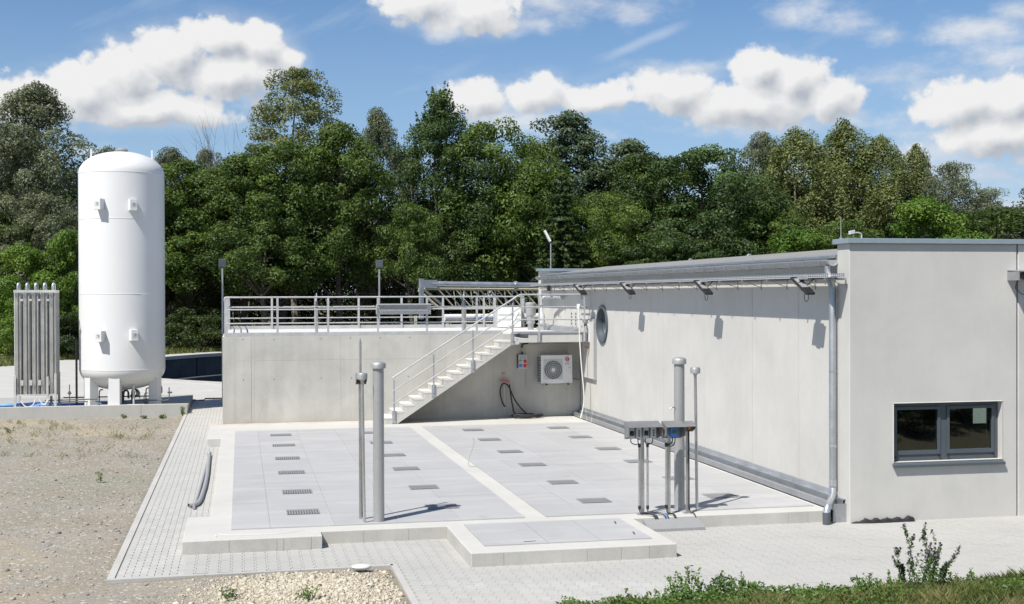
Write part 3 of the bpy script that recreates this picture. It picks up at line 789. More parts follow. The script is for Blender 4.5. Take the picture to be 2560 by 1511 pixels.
# room behind the window: dark, with a self-lit panel standing in for a daylit window
MB().box(10.75, 14.3, -12.6, -12.5, -0.2, 3.0).build('room_rear_wall', M['dgrey'], bld)
MB().box(10.75, 14.3, FY + 0.45, -12.5, 2.6, 2.7).build('room_ceiling', M['dgrey'], bld)
MB().box(10.75, 14.3, FY + 0.45, -12.5, -0.1, 0.0).build('room_floor', M['dgrey'], bld)
MB().box(14.3, 14.4, FY + 0.45, -12.5, -0.1, 2.7).build('room_side_wall', M['grey'], bld)
MB().box(10.65, 10.75, FY + 0.45, -12.5, -0.1, 2.7).build('room_side_wall', M['dgrey'], bld)
em, t, bs = new_mat('rear_window_glow'); bs.inputs['Base Color'].default_value = (0.7, 0.75, 0.7, 1); bs.inputs['Emission Color'].default_value = (0.70, 0.78, 0.71, 1); bs.inputs['Emission Strength'].default_value = 0.55
MB().box(13.99, 14.25, -15.0, -14.98, 1.17, 1.62).build('window_glow_panel', em, bld)
MB().box(14.255, 14.29, -15.05, -15.0, 0.2, 1.75).build('room_post', M['white_box'], bld)
# round window in the long wall
cyh, czh = -2.38, 2.77
def ring_x(r0, r1, xa, xb, n=56):
    vs = []; fs = []
    for i in range(n):
        a = 2*math.pi*i/n; c_, s_ = math.cos(a), math.sin(a)
        for (r, x) in ((r0, xa), (r1, xa), (r1, xb), (r0, xb)): vs.append((x, cyh + r*c_, czh + r*s_))
    for i in range(n):
        j = (i+1) % n
        for q in range(4): fs.append((i*4 + q, j*4 + q, j*4 + (q+1) % 4, i*4 + (q+1) % 4))
    m_ = MB(); return m_.add(vs, fs)
rw = ring_x(0.455, 0.535, WX - 0.05, WX + 0.21).build('round_window', M['frame'], bld, smooth=True)
ring_x(0.40, 0.454, WX + 0.13, WX + 0.19).build('inner_frame', M['frame'], rw, smooth=True)
m_ = MB(); n = 48; m_.add([(WX + 0.16, cyh + 0.42*math.cos(2*math.pi*i/n), czh + 0.42*math.sin(2*math.pi*i/n)) for i in range(n)], [tuple(range(n))]); m_.build('pane', M['glass'], rw)
MB().box(WX + 0.4, WX + 2.4, -3.2, -1.5, 2.02, 2.06).build('room_floor', M['lgrey'], bld)
for k in range(4):
    MB().box(WX + 1.1, WX + 1.15, -3.6, -1.0, 2.5 + k*0.14, 2.56 + k*0.14).build('blind_slat', M['white_box'], rw)
MB().box(WX + 1.3, WX + 1.35, -4.3, -0.9, 1.9, 3.7).build('room_partition', M['dgrey'], bld)
# flat cover leaf standing proud of the wall below the landing
cv = thing('wall_cover_leaf', 'tall flat pale leaf standing proud of the long wall below the round window', 'wall cover', (10.36, -1.2, 1.2))
MB().box(10.33, 10.417, -1.75, -0.55, 1.19, 2.90).build('leaf', M['precast'], cv, bevel=0.004)
MB().box(10.328, 10.418, -1.775, -1.7505, 1.17, 2.92).build('shaded_end', M['endshade'], cv)  # shade on the leaf's end face put in as darker grey

# gutter along the eaves
gut = thing('half_round_gutter', 'long half round galvanised gutter along the eaves of the long wall', 'gutter', (10.27, -6, 4.1))
GXc, GZ, GR = 10.312, 4.195, 0.098
def half_pipe(r0, r1, ya, yb):
    n = 14; vs = []; fs = []
    for y in (ya, yb):
        for r in (r0, r1):
            for i in range(n + 1):
                a = math.pi + math.pi*i/n; vs.append((GXc + r*math.cos(a), y, GZ + r*math.sin(a)))
    k = n + 1
    for i in range(n):
        fs.append((k + i, 3*k + i, 3*k + i + 1, k + i + 1)); fs.append((i, i + 1, 2*k + i + 1, 2*k + i)); fs.append((i, k + i, k + i + 1, i + 1)); fs.append((2*k + i, 2*k + i + 1, 3*k + i + 1, 3*k + i))
    fs.append((0, 2*k, 3*k, k)); fs.append((n, k + n, 3*k + n, 2*k + n))
    m_ = MB(); return m_.add(vs, fs)
segs = [-16.62, -12.8, -9.0, -5.2, -1.4, 2.2, 4.95]
for a, b in zip(segs[:-1], segs[1:]):
    half_pipe(GR - 0.004, GR, a, b).build('gutter_length', M['galv'], gut, smooth=True)
    m_ = MB(); m_.tube([(GXc - GR, a, GZ), (GXc - GR, b, GZ)], 0.011, 8); m_.build('front_bead', M['galv_light'], gut, smooth=True)
    half_pipe(GR + 0.001, GR + 0.006, a - 0.03, a + 0.03).build('joint_sleeve', M['galv'], gut, smooth=True)
for ye in (-16.62, 4.95):
    m_ = MB(); n = 14
    m_.prism_y([(GXc + (GR+0.008)*math.cos(math.pi + math.pi*i/n), GZ + (GR+0.008)*math.sin(math.pi + math.pi*i/n)) for i in range(n + 1)], ye - 0.006, ye + 0.006); m_.build('end_cap', M['galv_light'], gut)
y = -16.3
while y < 4.8:
    m_ = MB(); m_.tube(arc((GXc, y, GZ), GR + 0.008, math.pi, 1.5*math.pi + 0.9, 10), 0.007, 5); m_.build('gutter_bracket', M['galv_light'], gut)
    y += 0.62
# downpipe at the near end
dp = thing('downpipe', 'galvanised downpipe at the near end of the long wall with a curved foot', 'downpipe', (10.3, -16.6, -0.2))
pts = [(10.295, -16.50, 4.10), (10.295, -16.50, 4.0), (10.31, -16.55, 3.84), (10.315, -16.62, 3.70), (10.315, -16.62, 0.34)]
m_ = MB(); m_.tube(smooth_path(pts[:4], 4) + [pts[4]], 0.06, 16); m_.build('pipe', M['galv'], dp, smooth=True)
m_ = MB(); m_.cyl((10.315, -16.62, 1.02), (10.315, -16.62, 1.06), 0.066, None, 16); m_.build('pipe_collar', M['galv_light'], dp, smooth=True)
m_ = MB(); m_.cyl((10.315, -16.62, 0.36), (10.315, -16.62, 0.46), 0.066, None, 16); m_.build('pipe_collar', M['galv_light'], dp, smooth=True)
m_ = MB(); m_.tube(smooth_path([(10.315, -16.62, 0.40), (10.31, -16.63, 0.30), (10.20, -16.80, 0.17), (10.03, -17.02, 0.10), (9.985, -17.06, 0.0), (9.985, -17.06, -0.04)], 5), 0.058, 16); m_.build('shoe', M['galv_light'], dp, smooth=True)
m_ = MB(); m_.cyl((9.985, -17.06, -0.28), (9.985, -17.06, 0.0), 0.066, None, 16); m_.build('drain_sleeve', M['pipegrey'] if False else M['dgrey'], dp, smooth=True)
m_ = MB(); m_.cyl((10.315, -16.62, 2.3), (10.315, -16.62, 2.325), 0.064, None, 16); m_.box(10.36, 10.42, -16.63, -16.61, 2.30, 2.325); m_.build('pipe_clamp', M['galv'], dp)
# channel at the wall foot
ch = thing('wall_foot_channel', 'grey galvanised steel channel along the foot of the long wall', 'channel', (10.3, -8, 0))
cuts = [-16.92, -13.9, -10.9, -7.9, -4.9, -1.9, -0.03]
for a, b in zip(cuts[:-1], cuts[1:]):
    m_ = MB(); m_.prism_y([(10.17, 0.015), (10.17, 0.105), (10.19, 0.115), (10.19, 0.03), (10.35, 0.03), (10.35, 0.165), (10.415, 0.175), (10.415, 0.185), (10.34, 0.18), (10.34, 0.04), (10.20, 0.04), (10.20, 0.125), (10.16, 0.115), (10.16, 0.015)][::-1], a + 0.003, b - 0.003); m_.build('channel_length', M['galv'], ch)
    m_ = MB(); m_.prism_y([(10.405, 0.17), (10.418, 0.17), (10.418, 0.27), (10.405, 0.262)][::-1], a, b); m_.build('flashing', M['galv_light'], ch)
MB().box(10.165, 10.40, -16.95, -16.925, -0.22, 0.11).build('end_plate', M['galv'], ch)
# cable tray below the gutter
tm, t, bs = new_mat('perforated_tray'); p = pos(t); sp = t.node('ShaderNodeSeparateXYZ'); t.l.new(p, sp.inputs[0])
fy = t.math('FRACT', t.math('MULTIPLY', sp.outputs[1], 14.0)); fz = t.math('FRACT', t.math('MULTIPLY', sp.outputs[2], 30.0)); fx = t.math('FRACT', t.math('MULTIPLY', sp.outputs[0], 16.0))
ho = t.math('MULTIPLY', t.math('LESS_THAN', fy, 0.6), t.math('MULTIPLY', t.math('GREATER_THAN', fz, 0.3), t.math('LESS_THAN', fz, 0.75)))
t.l.new(t.mix(ho, (0.50, 0.51, 0.52), (0.05, 0.05, 0.055)), bs.inputs['Base Color']); bs.inputs['Roughness'].default_value = 0.45; bs.inputs['Metallic'].default_value = 0.4
M['tray'] = tm
tr_ = thing('cable_tray', 'perforated steel cable tray on brackets below the gutter', 'cable tray', (10.15, -6, 3.88))
tc_ = [-17.08, -14.1, -11.1, -8.1, -5.1, -2.1, 0.9, 4.9]
for a, b in zip(tc_[:-1], tc_[1:]):
    m_ = MB(); m_.box(10.016, 10.300, a, b, 3.892, 3.898); m_.box(10.012, 10.016, a, b, 3.892, 3.962); m_.box(10.300, 10.304, a, b, 3.892, 3.962); m_.build('tray_length', M['tray'], tr_)
y = -16.95
k = 0
while y < 4.8:
    m_ = MB(); m_.bar((10.0, y, 3.868), (10.42, y, 3.868), 0.03, 0.035); m_.bar((10.415, y, 3.70), (10.415, y, 3.90), 0.03, 0.01); m_.bar((10.12, y, 3.85), (10.41, y, 3.74), 0.012, 0.012); m_.build('tray_bracket', M['galv'], tr_)
    y += 1.18
m_ = MB(); m_.tube([(10.1, -17.0, 3.89), (10.12, -10, 3.89), (10.1, 4.8, 3.89)], 0.014, 6); m_.tube([(10.2, -17.0, 3.89), (10.17, -8, 3.89), (10.2, 4.8, 3.89)], 0.018, 6); m_.build('cable_run', M['rubber'], tr_)
# floodlights hung from the tray
fl_labels = ['black-framed floodlight on the cable tray nearest the downpipe', 'black-framed floodlight on the cable tray, second from the downpipe',
             'black-framed floodlight on the cable tray, third from the downpipe', 'black-framed floodlight on the cable tray above the landing']
def floodlight(y, label):
    f = thing('floodlight', label, 'floodlight', (10.0, y, 3.9), 'floodlights on the cable tray')
    c_ = Vector((9.93, y + 0.02, 3.76)); ln = Vector((0.10, -0.26, -0.21)).normalized(); wd = Vector((0.93, 0.36, 0.0)).normalized(); nm = ln.cross(wd).normalized()
    m_ = MB(); m_.obox(c_, ln*0.235, wd*0.105, nm*0.02); m_.build('housing', M['black'], f, bevel=0.006)
    for sgn, q, mt_ in ((1, -0.06, M['grey']), (-1, -0.06, M['lgrey'])):
        m_ = MB(); m_.obox(c_ + nm*0.0215*sgn + ln*q, ln*0.125, wd*0.08, nm*0.0015); m_.build('lens', mt_, f)
    m_ = MB(); m_.tube([c_ + wd*0.125 + ln*0.15, c_ + wd*0.125 - ln*0.02, (10.1, y - 0.05, 3.87)], 0.011, 6); m_.tube([c_ - wd*0.125 + ln*0.1, c_ - wd*0.125 - ln*0.05, (10.0, y + 0.1, 3.87)], 0.011, 6); m_.build('yoke', M['black'], f)
    m_ = MB(); m_.obox((10.0, y + 0.10, 3.90), (0.10, 0, 0), (0, 0.09, 0), (0, 0, 0.03)); m_.build('junction_box', M['grey'], f)
    lo = Vector((9.98, y - 0.02, 3.66)); pts_ = [(10.0, y + 0.12, 3.88), (9.98, y + 0.12, 3.72)] + [lo + Vector((0.0, 0.085*math.cos(a), -0.085 + 0.085*math.sin(a))) for a in np.linspace(2.2, 8.2, 16)] + [c_ + ln*0.17]
    m_ = MB(); m_.tube(smooth_path(pts_, 2), 0.006, 5); m_.build('cable', M['rubber'], f)
for y, lb in zip((-16.30, -11.55, -6.30, -1.80), fl_labels): floodlight(y, lb)
jb = thing('junction_box', 'small black box hanging from the far end of the cable tray', 'junction box', (10.02, 2.27, 3.8), )
MB().box(9.96, 10.06, 2.2, 2.34, 3.72, 3.90).build('box', M['black'], jb, bevel=0.006)
m_ = MB(); m_.tube(smooth_path([(10.0, 2.2, 3.74), (10.0, 2.1, 3.64), (10.0, 1.95, 3.66), (10.0, 1.85, 3.86)], 4), 0.007, 5); m_.build('cable', M['rubber'], jb)
# roof furniture
ra = thing('lightning_rod', 'thin lightning rod on the front parapet corner', 'lightning rod', (10.42, -16.75, 4.545))
m_ = MB(); m_.cyl((10.42, -16.72, 4.54), (10.42, -16.72, 4.92), 0.007, 0.004, 6); m_.build('rod', M['rail'], ra)
m_ = MB(); m_.cyl((10.42, -16.72, 4.54), (10.42, -16.72, 4.57), 0.03, None, 8); m_.build('foot', M['galv'], ra)
ca = thing('roof_camera', 'small camera on a bent arm on the front parapet', 'camera', (10.75, -16.6, 4.545))
m_ = MB(); m_.tube(smooth_path([(10.85, -16.62, 4.54), (10.85, -16.62, 4.63), (10.80, -16.62, 4.66), (10.68, -16.62, 4.66)], 4), 0.012, 6); m_.build('arm', M['rail'], ca)
m_ = MB(); m_.obox((10.66, -16.64, 4.665), (0.05, 0.01, 0.01), (0, 0.035, 0), (0, 0, 0.03)); m_.build('housing', M['lgrey'], ca, bevel=0.005)
for i, (yy, lb) in enumerate(((-12.4, 'small bent metal hook on the roof edge nearer the viewer'), (-9.0, 'small bent metal hook on the roof edge farther along'))):
    h = thing('roof_hook', lb, 'roof hook', (10.6, yy, 4.3)); m_ = MB(); m_.tube(smooth_path([(10.7, yy, 4.30), (10.62, yy, 4.40), (10.56, yy - 0.03, 4.42), (10.52, yy - 0.05, 4.38)], 4), 0.014, 6); m_.build('hook', M['rail'], h)
# floodlight hood at the right end of the facade
wl = thing('facade_light', 'grey hooded light on the facade beside the dark vertical joint', 'wall light', (13.55, -17.15, 3.85))
m_ = MB(); m_.add([(13.33, -17.42, 4.0), (13.85, -17.42, 4.0), (13.85, FY - 0.004, 4.02), (13.33, FY - 0.004, 4.02), (13.33, -17.42, 3.985), (13.85, -17.42, 3.985), (13.85, FY - 0.004, 4.005), (13.33, FY - 0.004, 4.005)], [(0,1,2,3),(4,7,6,5),(0,4,5,1),(1,5,6,2),(2,6,7,3),(3,7,4,0)])
m_.build('hood', M['galv'], wl)
MB().box(13.33, 13.345, -17.40, FY - 0.004, 3.84, 3.985).build('hood_side', M['galv'], wl)
m_ = MB(); m_.cyl((13.6, -17.34, 3.90), (13.6, -17.10, 3.92), 0.085, 0.06, 16); m_.build('lamp', M['dgrey'], wl, smooth=True)
m_ = MB(); m_.tube(smooth_path([(13.52, -17.1, 3.86), (13.45, -17.12, 3.72), (13.52, -17.1, 3.66), (13.6, -17.12, 3.60), (13.72, -17.1, 3.68)], 4), 0.007, 5); m_.build('cable', M['rubber'], wl)
ds = thing('drainage_mat_strip', 'dark dimpled drainage strip lying at the foot of the facade', 'drain strip', (11.2, -17.1, -0.2))
vs = []; fs = []; n = 46
rr = random.Random(3)
for i in range(n):
    x = 10.42 + 1.12*i/(n-1); hh = 0.006 + 0.055*min(1, i/10) * (1 + 0.25*math.sin(i*0.8)) + (0.02 if i > n-6 else 0)
    w_ = 0.03 + 0.06*min(1, i/12)
    for (dy, dz) in ((-w_, 0), (-w_*0.8, hh*0.75), (-w_*0.2, hh*(1 + rr.uniform(-.15, .15))), (0, hh*0.5)): vs.append((x, FY - 0.006 + dy, PZ + 0.002 + dz))
for i in range(n-1):
    for q in range(3): fs.append((i*4 + q, i*4 + q + 1, i*4 + q + 5, i*4 + q + 4))
m_ = MB(); m_.add(vs, fs); m_.build('strip', M['rubber'], ds)

# ------------------------------------------------------------------ railings
def rail_thing(name, label, loc): return thing(name, label, 'railing', loc)
fr_ = rail_thing('front_railing', 'grey steel railing along the front edge of the platform', (4, 0.1, PT))
RZ = PT + 1.10
for x in (0.10, 1.53, 2.96, 4.39, 5.82, 7.30):
    m_ = MB(); m_.box(x - 0.03 if x > 0.2 else x - 0.05, x + 0.03 if x > 0.2 else x + 0.05, 0.115, 0.14, PT - 0.02, RZ - 0.01); m_.build('post', M['rail'], fr_)
    m_ = MB(); m_.box(x - 0.05, x + 0.05, 0.085, 0.10, PT - 0.12, PT + 0.06); m_.build('post_foot', M['rail'], fr_)
m_ = MB(); m_.tube(smooth_path([(0.06, 0.13, RZ - 0.10), (0.07, 0.13, RZ - 0.02), (0.12, 0.13, RZ), (0.4, 0.13, RZ)], 4) + [(8.05, 0.13, RZ)], 0.024, 10); m_.build('handrail', M['rail'], fr_, smooth=True)
for z in (PT + 0.75, PT + 0.36):
    m_ = MB(); m_.tube([(0.10, 0.13, z), (8.0, 0.13, z)], 0.019, 8); m_.build('mid_rail', M['rail'], fr_, smooth=True)
re_ = rail_thing('rear_railing', 'grey steel railing along the rear edge of the platform', (4, 7.1, PT))
for x in (0.12, 1.54, 3.0, 4.47, 5.95, 7.40, 8.85, 10.2):
    m_ = MB(); m_.box(x - 0.035, x + 0.035, 7.09, 7.115, PT, RZ - 0.02); m_.build('post', M['rail'], re_)
    m_ = MB(); m_.box(x - 0.06, x + 0.06, 7.05, 7.15, PT, PT + 0.02); m_.build('post_foot', M['rail'], re_)
for z, r_ in ((RZ - 0.02, 0.022), (PT + 0.74, 0.018), (PT + 0.38, 0.018)):
    m_ = MB(); m_.tube([(0.10, 7.10, z), (10.3, 7.10, z)], r_, 8); m_.build('rail', M['rail'], re_, smooth=True)
MB().box(0.1, 10.3, 7.13, 7.15, PT + 0.01, PT + 0.12).build('toe_board', M['rail'], re_)
le_ = rail_thing('left_railing', 'short railing seen end-on along the left edge of the platform', (0.1, 3.5, PT))
for y in (1.6, 3.1, 4.6, 6.1):
    m_ = MB(); m_.box(0.085, 0.11, y - 0.035, y + 0.035, PT, RZ - 0.02); m_.build('post', M['rail'], le_)
for z, r_ in ((RZ - 0.004, 0.023), (PT + 0.745, 0.018), (PT + 0.355, 0.018)):
    m_ = MB(); m_.tube([(0.10, 0.17, z), (0.10, 7.05, z)], r_, 8); m_.build('rail', M['rail'], le_, smooth=True)
for k, z in enumerate((PT + 0.755, PT + 0.40)):
    pass
# stair railing
sr = rail_thing('stair_railing', 'sloping three-bar steel railing on the open side of the stairs', (6.5, -1.23, 1))
slope = rise / run
def sz(x): return (x - SX) * slope
for x in (4.69, 5.81, 6.935, 8.085):
    zf = {4.69: 0.03, 5.81: 0.74, 6.935: 1.40, 8.085: 2.17}[x]
    m_ = MB(); m_.box(x - 0.02, x + 0.02, -1.248, -1.222, zf + 0.12, zf + 1.21); m_.build('post', M['galv'], sr)
    m_ = MB(); m_.box(x - 0.055, x + 0.055, -1.222, -1.2005, zf, zf + 0.34); m_.build('post_foot', M['galv'], sr)
for dz, r_ in ((0.0, 0.024), (-0.375, 0.017), (-0.735, 0.017)):
    z0_ = 1.285 + dz; x0_ = 4.63
    x1_ = 8.29 if dz == 0 else 8.32
    k_ = (3.61 - 1.285) / (8.29 - 4.63)
    z1_ = z0_ + k_ * (x1_ - x0_)
    e_ = [(10.22, -1.24, z1_ + (0.0 if dz == 0 else 0.0))] 
    m_ = MB(); m_.tube([(x0_, -1.24, z0_), (x1_ - 0.05, -1.24, z1_ - 0.03), (x1_ + 0.05, -1.24, z1_)] + e_, r_, 8); m_.build('handrail' if dz == 0 else 'mid_rail', M['rail'], sr, smooth=True)
for x in (8.86, 10.20):
    m_ = MB(); m_.box(x - 0.022, x + 0.022, -1.262, -1.236, 2.26, 3.60); m_.build('post', M['rail'], sr)
    m_ = MB(); m_.box(x - 0.05, x + 0.05, -1.236, -1.203, 2.24, 2.50); m_.build('post_foot', M['galv'], sr)
for z in (2.87, 3.24, 3.60):
    m_ = MB(); m_.tube([(10.22, -1.24, z), (10.30, -1.16, z), (10.30, -0.2, z)], 0.016, 8); m_.build('end_rail', M['rail'], sr, smooth=True)

# long grey lamp hood on the front railing
lh = thing('railing_lamp_hood', 'long grey steel lamp hood fixed to the front railing', 'lamp', (5.15, 0.0, 3.2))
m_ = MB(); m_.add([(4.36, 0.085, 3.36), (5.90, 0.085, 3.36), (5.96, -0.16, 3.335), (4.34, -0.16, 3.335), (4.36, 0.085, 3.35), (5.90, 0.085, 3.35), (5.96, -0.16, 3.325), (4.34, -0.16, 3.325)], [(0,3,2,1),(4,5,6,7),(0,1,5,4),(1,2,6,5),(2,3,7,6),(3,0,4,7)]); m_.build('hood', M['grey'], lh)
MB().box(4.34, 5.93, 0.075, 0.09, 3.05, 3.345).build('back_plate', M['lgrey'], lh)
MB().box(4.325, 4.345, -0.14, 0.08, 3.06, 3.33).build('hood_end', M['grey'], lh)
m_ = MB(); m_.tube([(4.45, -0.03, 3.19), (5.82, -0.03, 3.19)], 0.042, 10); m_.build('tube_lamp', M['lgrey'], lh, smooth=True)
# flush pipe rail run on posts behind the front railing, with two standpipes
pr = thing('flushing_pipe', 'thin pale pipe run just behind the front railing', 'pipe', (4, 0.6, PT))
m_ = MB(); m_.tube([(0.18, 0.22, PT + 0.83), (4.30, 0.22, PT + 0.83)], 0.013, 8); m_.tube([(5.95, 0.30, PT + 0.80), (7.2, 0.30, PT + 0.80)], 0.02, 8); m_.build('pipe', M['rail'], pr, smooth=True)
for x in (0.2, 2.2, 4.28):
    m_ = MB(); m_.cyl((x - 0.012, 0.22, PT + 0.83), (x + 0.012, 0.22, PT + 0.83), 0.026, None, 8); m_.build('coupling', M['rail'], pr)
def standpipe(x, y, h, r, label, valve=True):
    s_ = thing('standpipe', label, 'pipe', (x, y, PT))
    m_ = MB(); m_.cyl((x, y, PT), (x, y, PT + h*0.62), r, None, 12); m_.build('pipe', M['stainless'], s_, smooth=True)
    m_ = MB(); m_.cyl((x, y, PT + h*0.62), (x, y, PT + h*0.80), r*0.85, None, 10); m_.cyl((x, y, PT + h*0.66), (x, y, PT + h*0.72), r*1.1, None, 10); m_.build('valve_body', M['dgrey'], s_)
    m_ = MB(); m_.cyl((x, y, PT + h*0.80), (x, y, PT + h), 0.014, None, 8); m_.cyl((x, y, PT + h*0.90), (x, y, PT + h*0.93), 0.035, None, 8); m_.build('spindle', M['rail'], s_)
standpipe(2.70, 1.3, 1.22, 0.045, 'slim steel standpipe behind the left part of the front railing')
standpipe(7.05, 0.9, 1.25, 0.07, 'stout steel standpipe at the head of the stairs')
# vent pipes on the platform beside the building
def bottle(prof, x, y, name, mat, parent):
    m_ = MB(); m_.lathe(prof, x, y, 16); return m_.build(name, mat, parent, smooth=True)
vp_ = thing('bottle_vent', 'white vent with bottle-shaped body and bent top pipe by the wall', 'vent', (9.95, 3.0, PT))
bottle([(0.11, PT), (0.11, PT + 0.2)], 9.95, 3.0, 'pedestal', M['stainless'], vp_)
bottle([(0.16, PT + 0.20), (0.16, PT + 0.235)], 9.95, 3.0, 'flange', M['rail'], vp_)
bottle([(0.105, PT + 0.235), (0.115, PT + 0.42), (0.10, PT + 0.5), (0.05, PT + 0.60), (0.045, PT + 0.8)], 9.95, 3.0, 'bottle_body', M['lgrey'], vp_)
m_ = MB(); m_.tube(smooth_path([(9.95, 3.0, PT + 0.78), (9.95, 3.0, PT + 0.98), (10.0, 2.93, PT + 1.06), (10.1, 2.8, PT + 1.07), (10.27, 1.6, PT + 1.07)], 5), 0.045, 10); m_.build('bent_pipe', M['rail'], vp_, smooth=True)
m_ = MB(); m_.cyl((10.26, 1.66, PT + 1.07), (10.27, 1.6, PT + 1.07), 0.085, None, 12); m_.cyl((9.95, 3, PT + 0.82), (9.95, 3, PT + 0.85), 0.085, None, 12); m_.build('pipe_flange', M['rail'], vp_)
v2 = thing('grey_pot_vent', 'grey cylindrical vent pot left of the bottle-shaped vent', 'vent', (9.72, 3.6, PT))
bottle([(0.10, PT), (0.10, PT + 0.2), (0.15, PT + 0.2), (0.15, PT + 0.24), (0.135, PT + 0.24), (0.135, PT + 0.48)], 9.75, 3.7, 'lower_pot', M['stainless'], v2)
bottle([(0.17, PT + 0.48), (0.18, PT + 0.86), (0.14, PT + 0.9)], 9.75, 3.7, 'upper_pot', M['polegrey'], v2)
v3 = thing('gooseneck_vent', 'small white gooseneck vent pipe beside the vent pots', 'vent', (9.3, 4.5, PT))
m_ = MB(); m_.tube(smooth_path([(9.25, 4.4, PT), (9.25, 4.4, PT + 0.22), (9.35, 4.4, PT + 0.3), (9.42, 4.4, PT + 0.45), (9.5, 4.4, PT + 0.58)], 4), 0.05, 10); m_.build('neck', M['white'], v3, smooth=True)
m_ = MB(); m_.cyl((9.25, 4.4, PT + 0.10), (9.25, 4.4, PT + 0.14), 0.11, None, 12); m_.build('flange', M['rail'], v3)
wb = thing('white_cabinet', 'white flat cabinet standing by the rear railing near the building', 'cabinet', (9.6, 6.6, PT))
MB().box(9.24, 10.05, 6.45, 6.9, PT + 0.02, PT + 0.70).build('body', M['white_box'], wb, bevel=0.01)
for z in (PT + 0.26, PT + 0.42):
    MB().box(9.24, 10.05, 6.444, 6.4495, z, z + 0.06).build('trim_band', M['lgrey'], wb)
for x in (9.14, 10.16):
    MB().box(x - 0.04, x + 0.04, 6.6, 6.68, PT, PT + 1.05).build('side_post', M['rail'], wb)
gs = thing('gauge_strip', 'two small dark gauge strips on the wall above the platform', 'gauge', (10.4, 0.6, 2.9))
for y in (0.95, 0.45):
    MB().box(10.405, 10.418, y - 0.06, y + 0.06, 2.66, 3.12).build('strip', M['lgrey'], gs)
    for k in range(4):
        MB().box(10.39, 10.404, y - 0.045, y + 0.045, 2.70 + k*0.1, 2.75 + k*0.1).build('gauge', M['dgrey'], gs)
dl = thing('deck_flashing', 'low grey metal flashing where the platform meets the long wall', 'flashing', (10.3, 2.3, PT))
m_ = MB(); m_.prism_y([(10.22, PT + 0.004), (10.22, PT + 0.05), (10.40, PT + 0.16), (10.41, PT + 0.16), (10.41, PT + 0.004)][::-1], 0.1, 4.9); m_.build('strip', M['galv'], dl)

# ------------------------------------------------------------------ things on the platform wall
ac = thing('air_conditioner', 'white air conditioner outdoor unit hung on the wall under the landing', 'air conditioner', (9.6, -0.2, 1.0))
ax, az0 = 9.118, 0.995
MB().box(ax, ax + 0.95, -0.38, -0.05, az0, az0 + 0.834).build('casing', M['offwhite'], ac, bevel=0.012)
fcx, fcz = ax + 0.365, az0 + 0.40
def ring_y(cx, cz, r0, r1, ya, yb, n=40):
    vs = []; fs = []
    for i in range(n):
        a = 2*math.pi*i/n
        for (r, y) in ((r0, ya), (r1, ya), (r1, yb), (r0, yb)): vs.append((cx + r*math.cos(a), y, cz + r*math.sin(a)))
    for i in range(n):
        j = (i+1) % n
        for q in range(4): fs.append((i*4+q, i*4+(q+1) % 4, j*4+(q+1) % 4, j*4+q))
    m_ = MB(); return m_.add(vs, fs)
MB().box(ax + 0.07, ax + 0.655, -0.386, -0.3802, az0 + 0.115, az0 + 0.72).build('grille_panel', M['lgrey'], ac)
m_ = MB(); m_.cyl((fcx, -0.389, fcz), (fcx, -0.3862, fcz), 0.272, None, 40); fan = m_.build('fan_opening', M['dgrey'], ac)
m_ = MB()
for i in range(30):
    a = 2*math.pi*i/30
    m_.tube([(fcx + 0.055*math.cos(a), -0.398, fcz + 0.055*math.sin(a)), (fcx + 0.17*math.cos(a+0.22), -0.402, fcz + 0.17*math.sin(a+0.22)), (fcx + 0.272*math.cos(a+0.34), -0.394, fcz + 0.272*math.sin(a+0.34))], 0.0042, 4)
m_.build('guard_wires', M['lgrey'], fan)
for r_ in (0.10, 0.16, 0.22, 0.275):
    ring_y(fcx, fcz, r_ - 0.004, r_ + 0.004, -0.402, -0.392).build('guard_ring', M['lgrey'], fan)
m_ = MB(); m_.cyl((fcx, -0.412, fcz), (fcx, -0.39, fcz), 0.056, None, 20); m_.build('hub', M['offwhite'], fan, smooth=True)
for k in range(10):
    MB().box(ax - 0.045, ax - 0.002, -0.36, -0.08, az0 + 0.06 + k*0.075, az0 + 0.085 + k*0.075).build('side_fin', M['dgrey'], ac)
for x in (ax + 0.12, ax + 0.78):
    m_ = MB(); m_.box(x - 0.02, x + 0.02, -0.42, -0.002, az0 - 0.05, az0 - 0.012); m_.box(x - 0.02, x + 0.02, -0.04, -0.004, az0 - 0.05, az0 + 0.25); m_.build('wall_bracket', M['lgrey'], ac)
    MB().box(x + 0.0, x + 0.06, -0.44, -0.36, az0 - 0.045, az0 - 0.005).build('rubber_foot', M['black'], ac)
m_ = MB(); m_.cyl((ax + 0.79, -0.384, az0 + 0.715), (ax + 0.79, -0.3803, az0 + 0.715), 0.068, None, 32); lg = m_.build('round_emblem', M['crimson'], ac)
m_ = MB(); m_.tube(arc((ax + 0.79, -0.3855, az0 + 0.715), 0.047, 0.15, 4.9, 20), 0.0045, 4); m_.bar((ax + 0.785, -0.3855, az0 + 0.75), (ax + 0.785, -0.3855, az0 + 0.69), 0.008, 0.004, (0, 1, 0)); m_.bar((ax + 0.785, -0.3855, az0 + 0.69), (ax + 0.815, -0.3855, az0 + 0.69), 0.008, 0.004, (0, 1, 0)); m_.cyl((ax + 0.763, -0.3862, az0 + 0.738), (ax + 0.763, -0.384, az0 + 0.738), 0.008, None, 8); m_.build('emblem_lines', M['white_box'], lg)
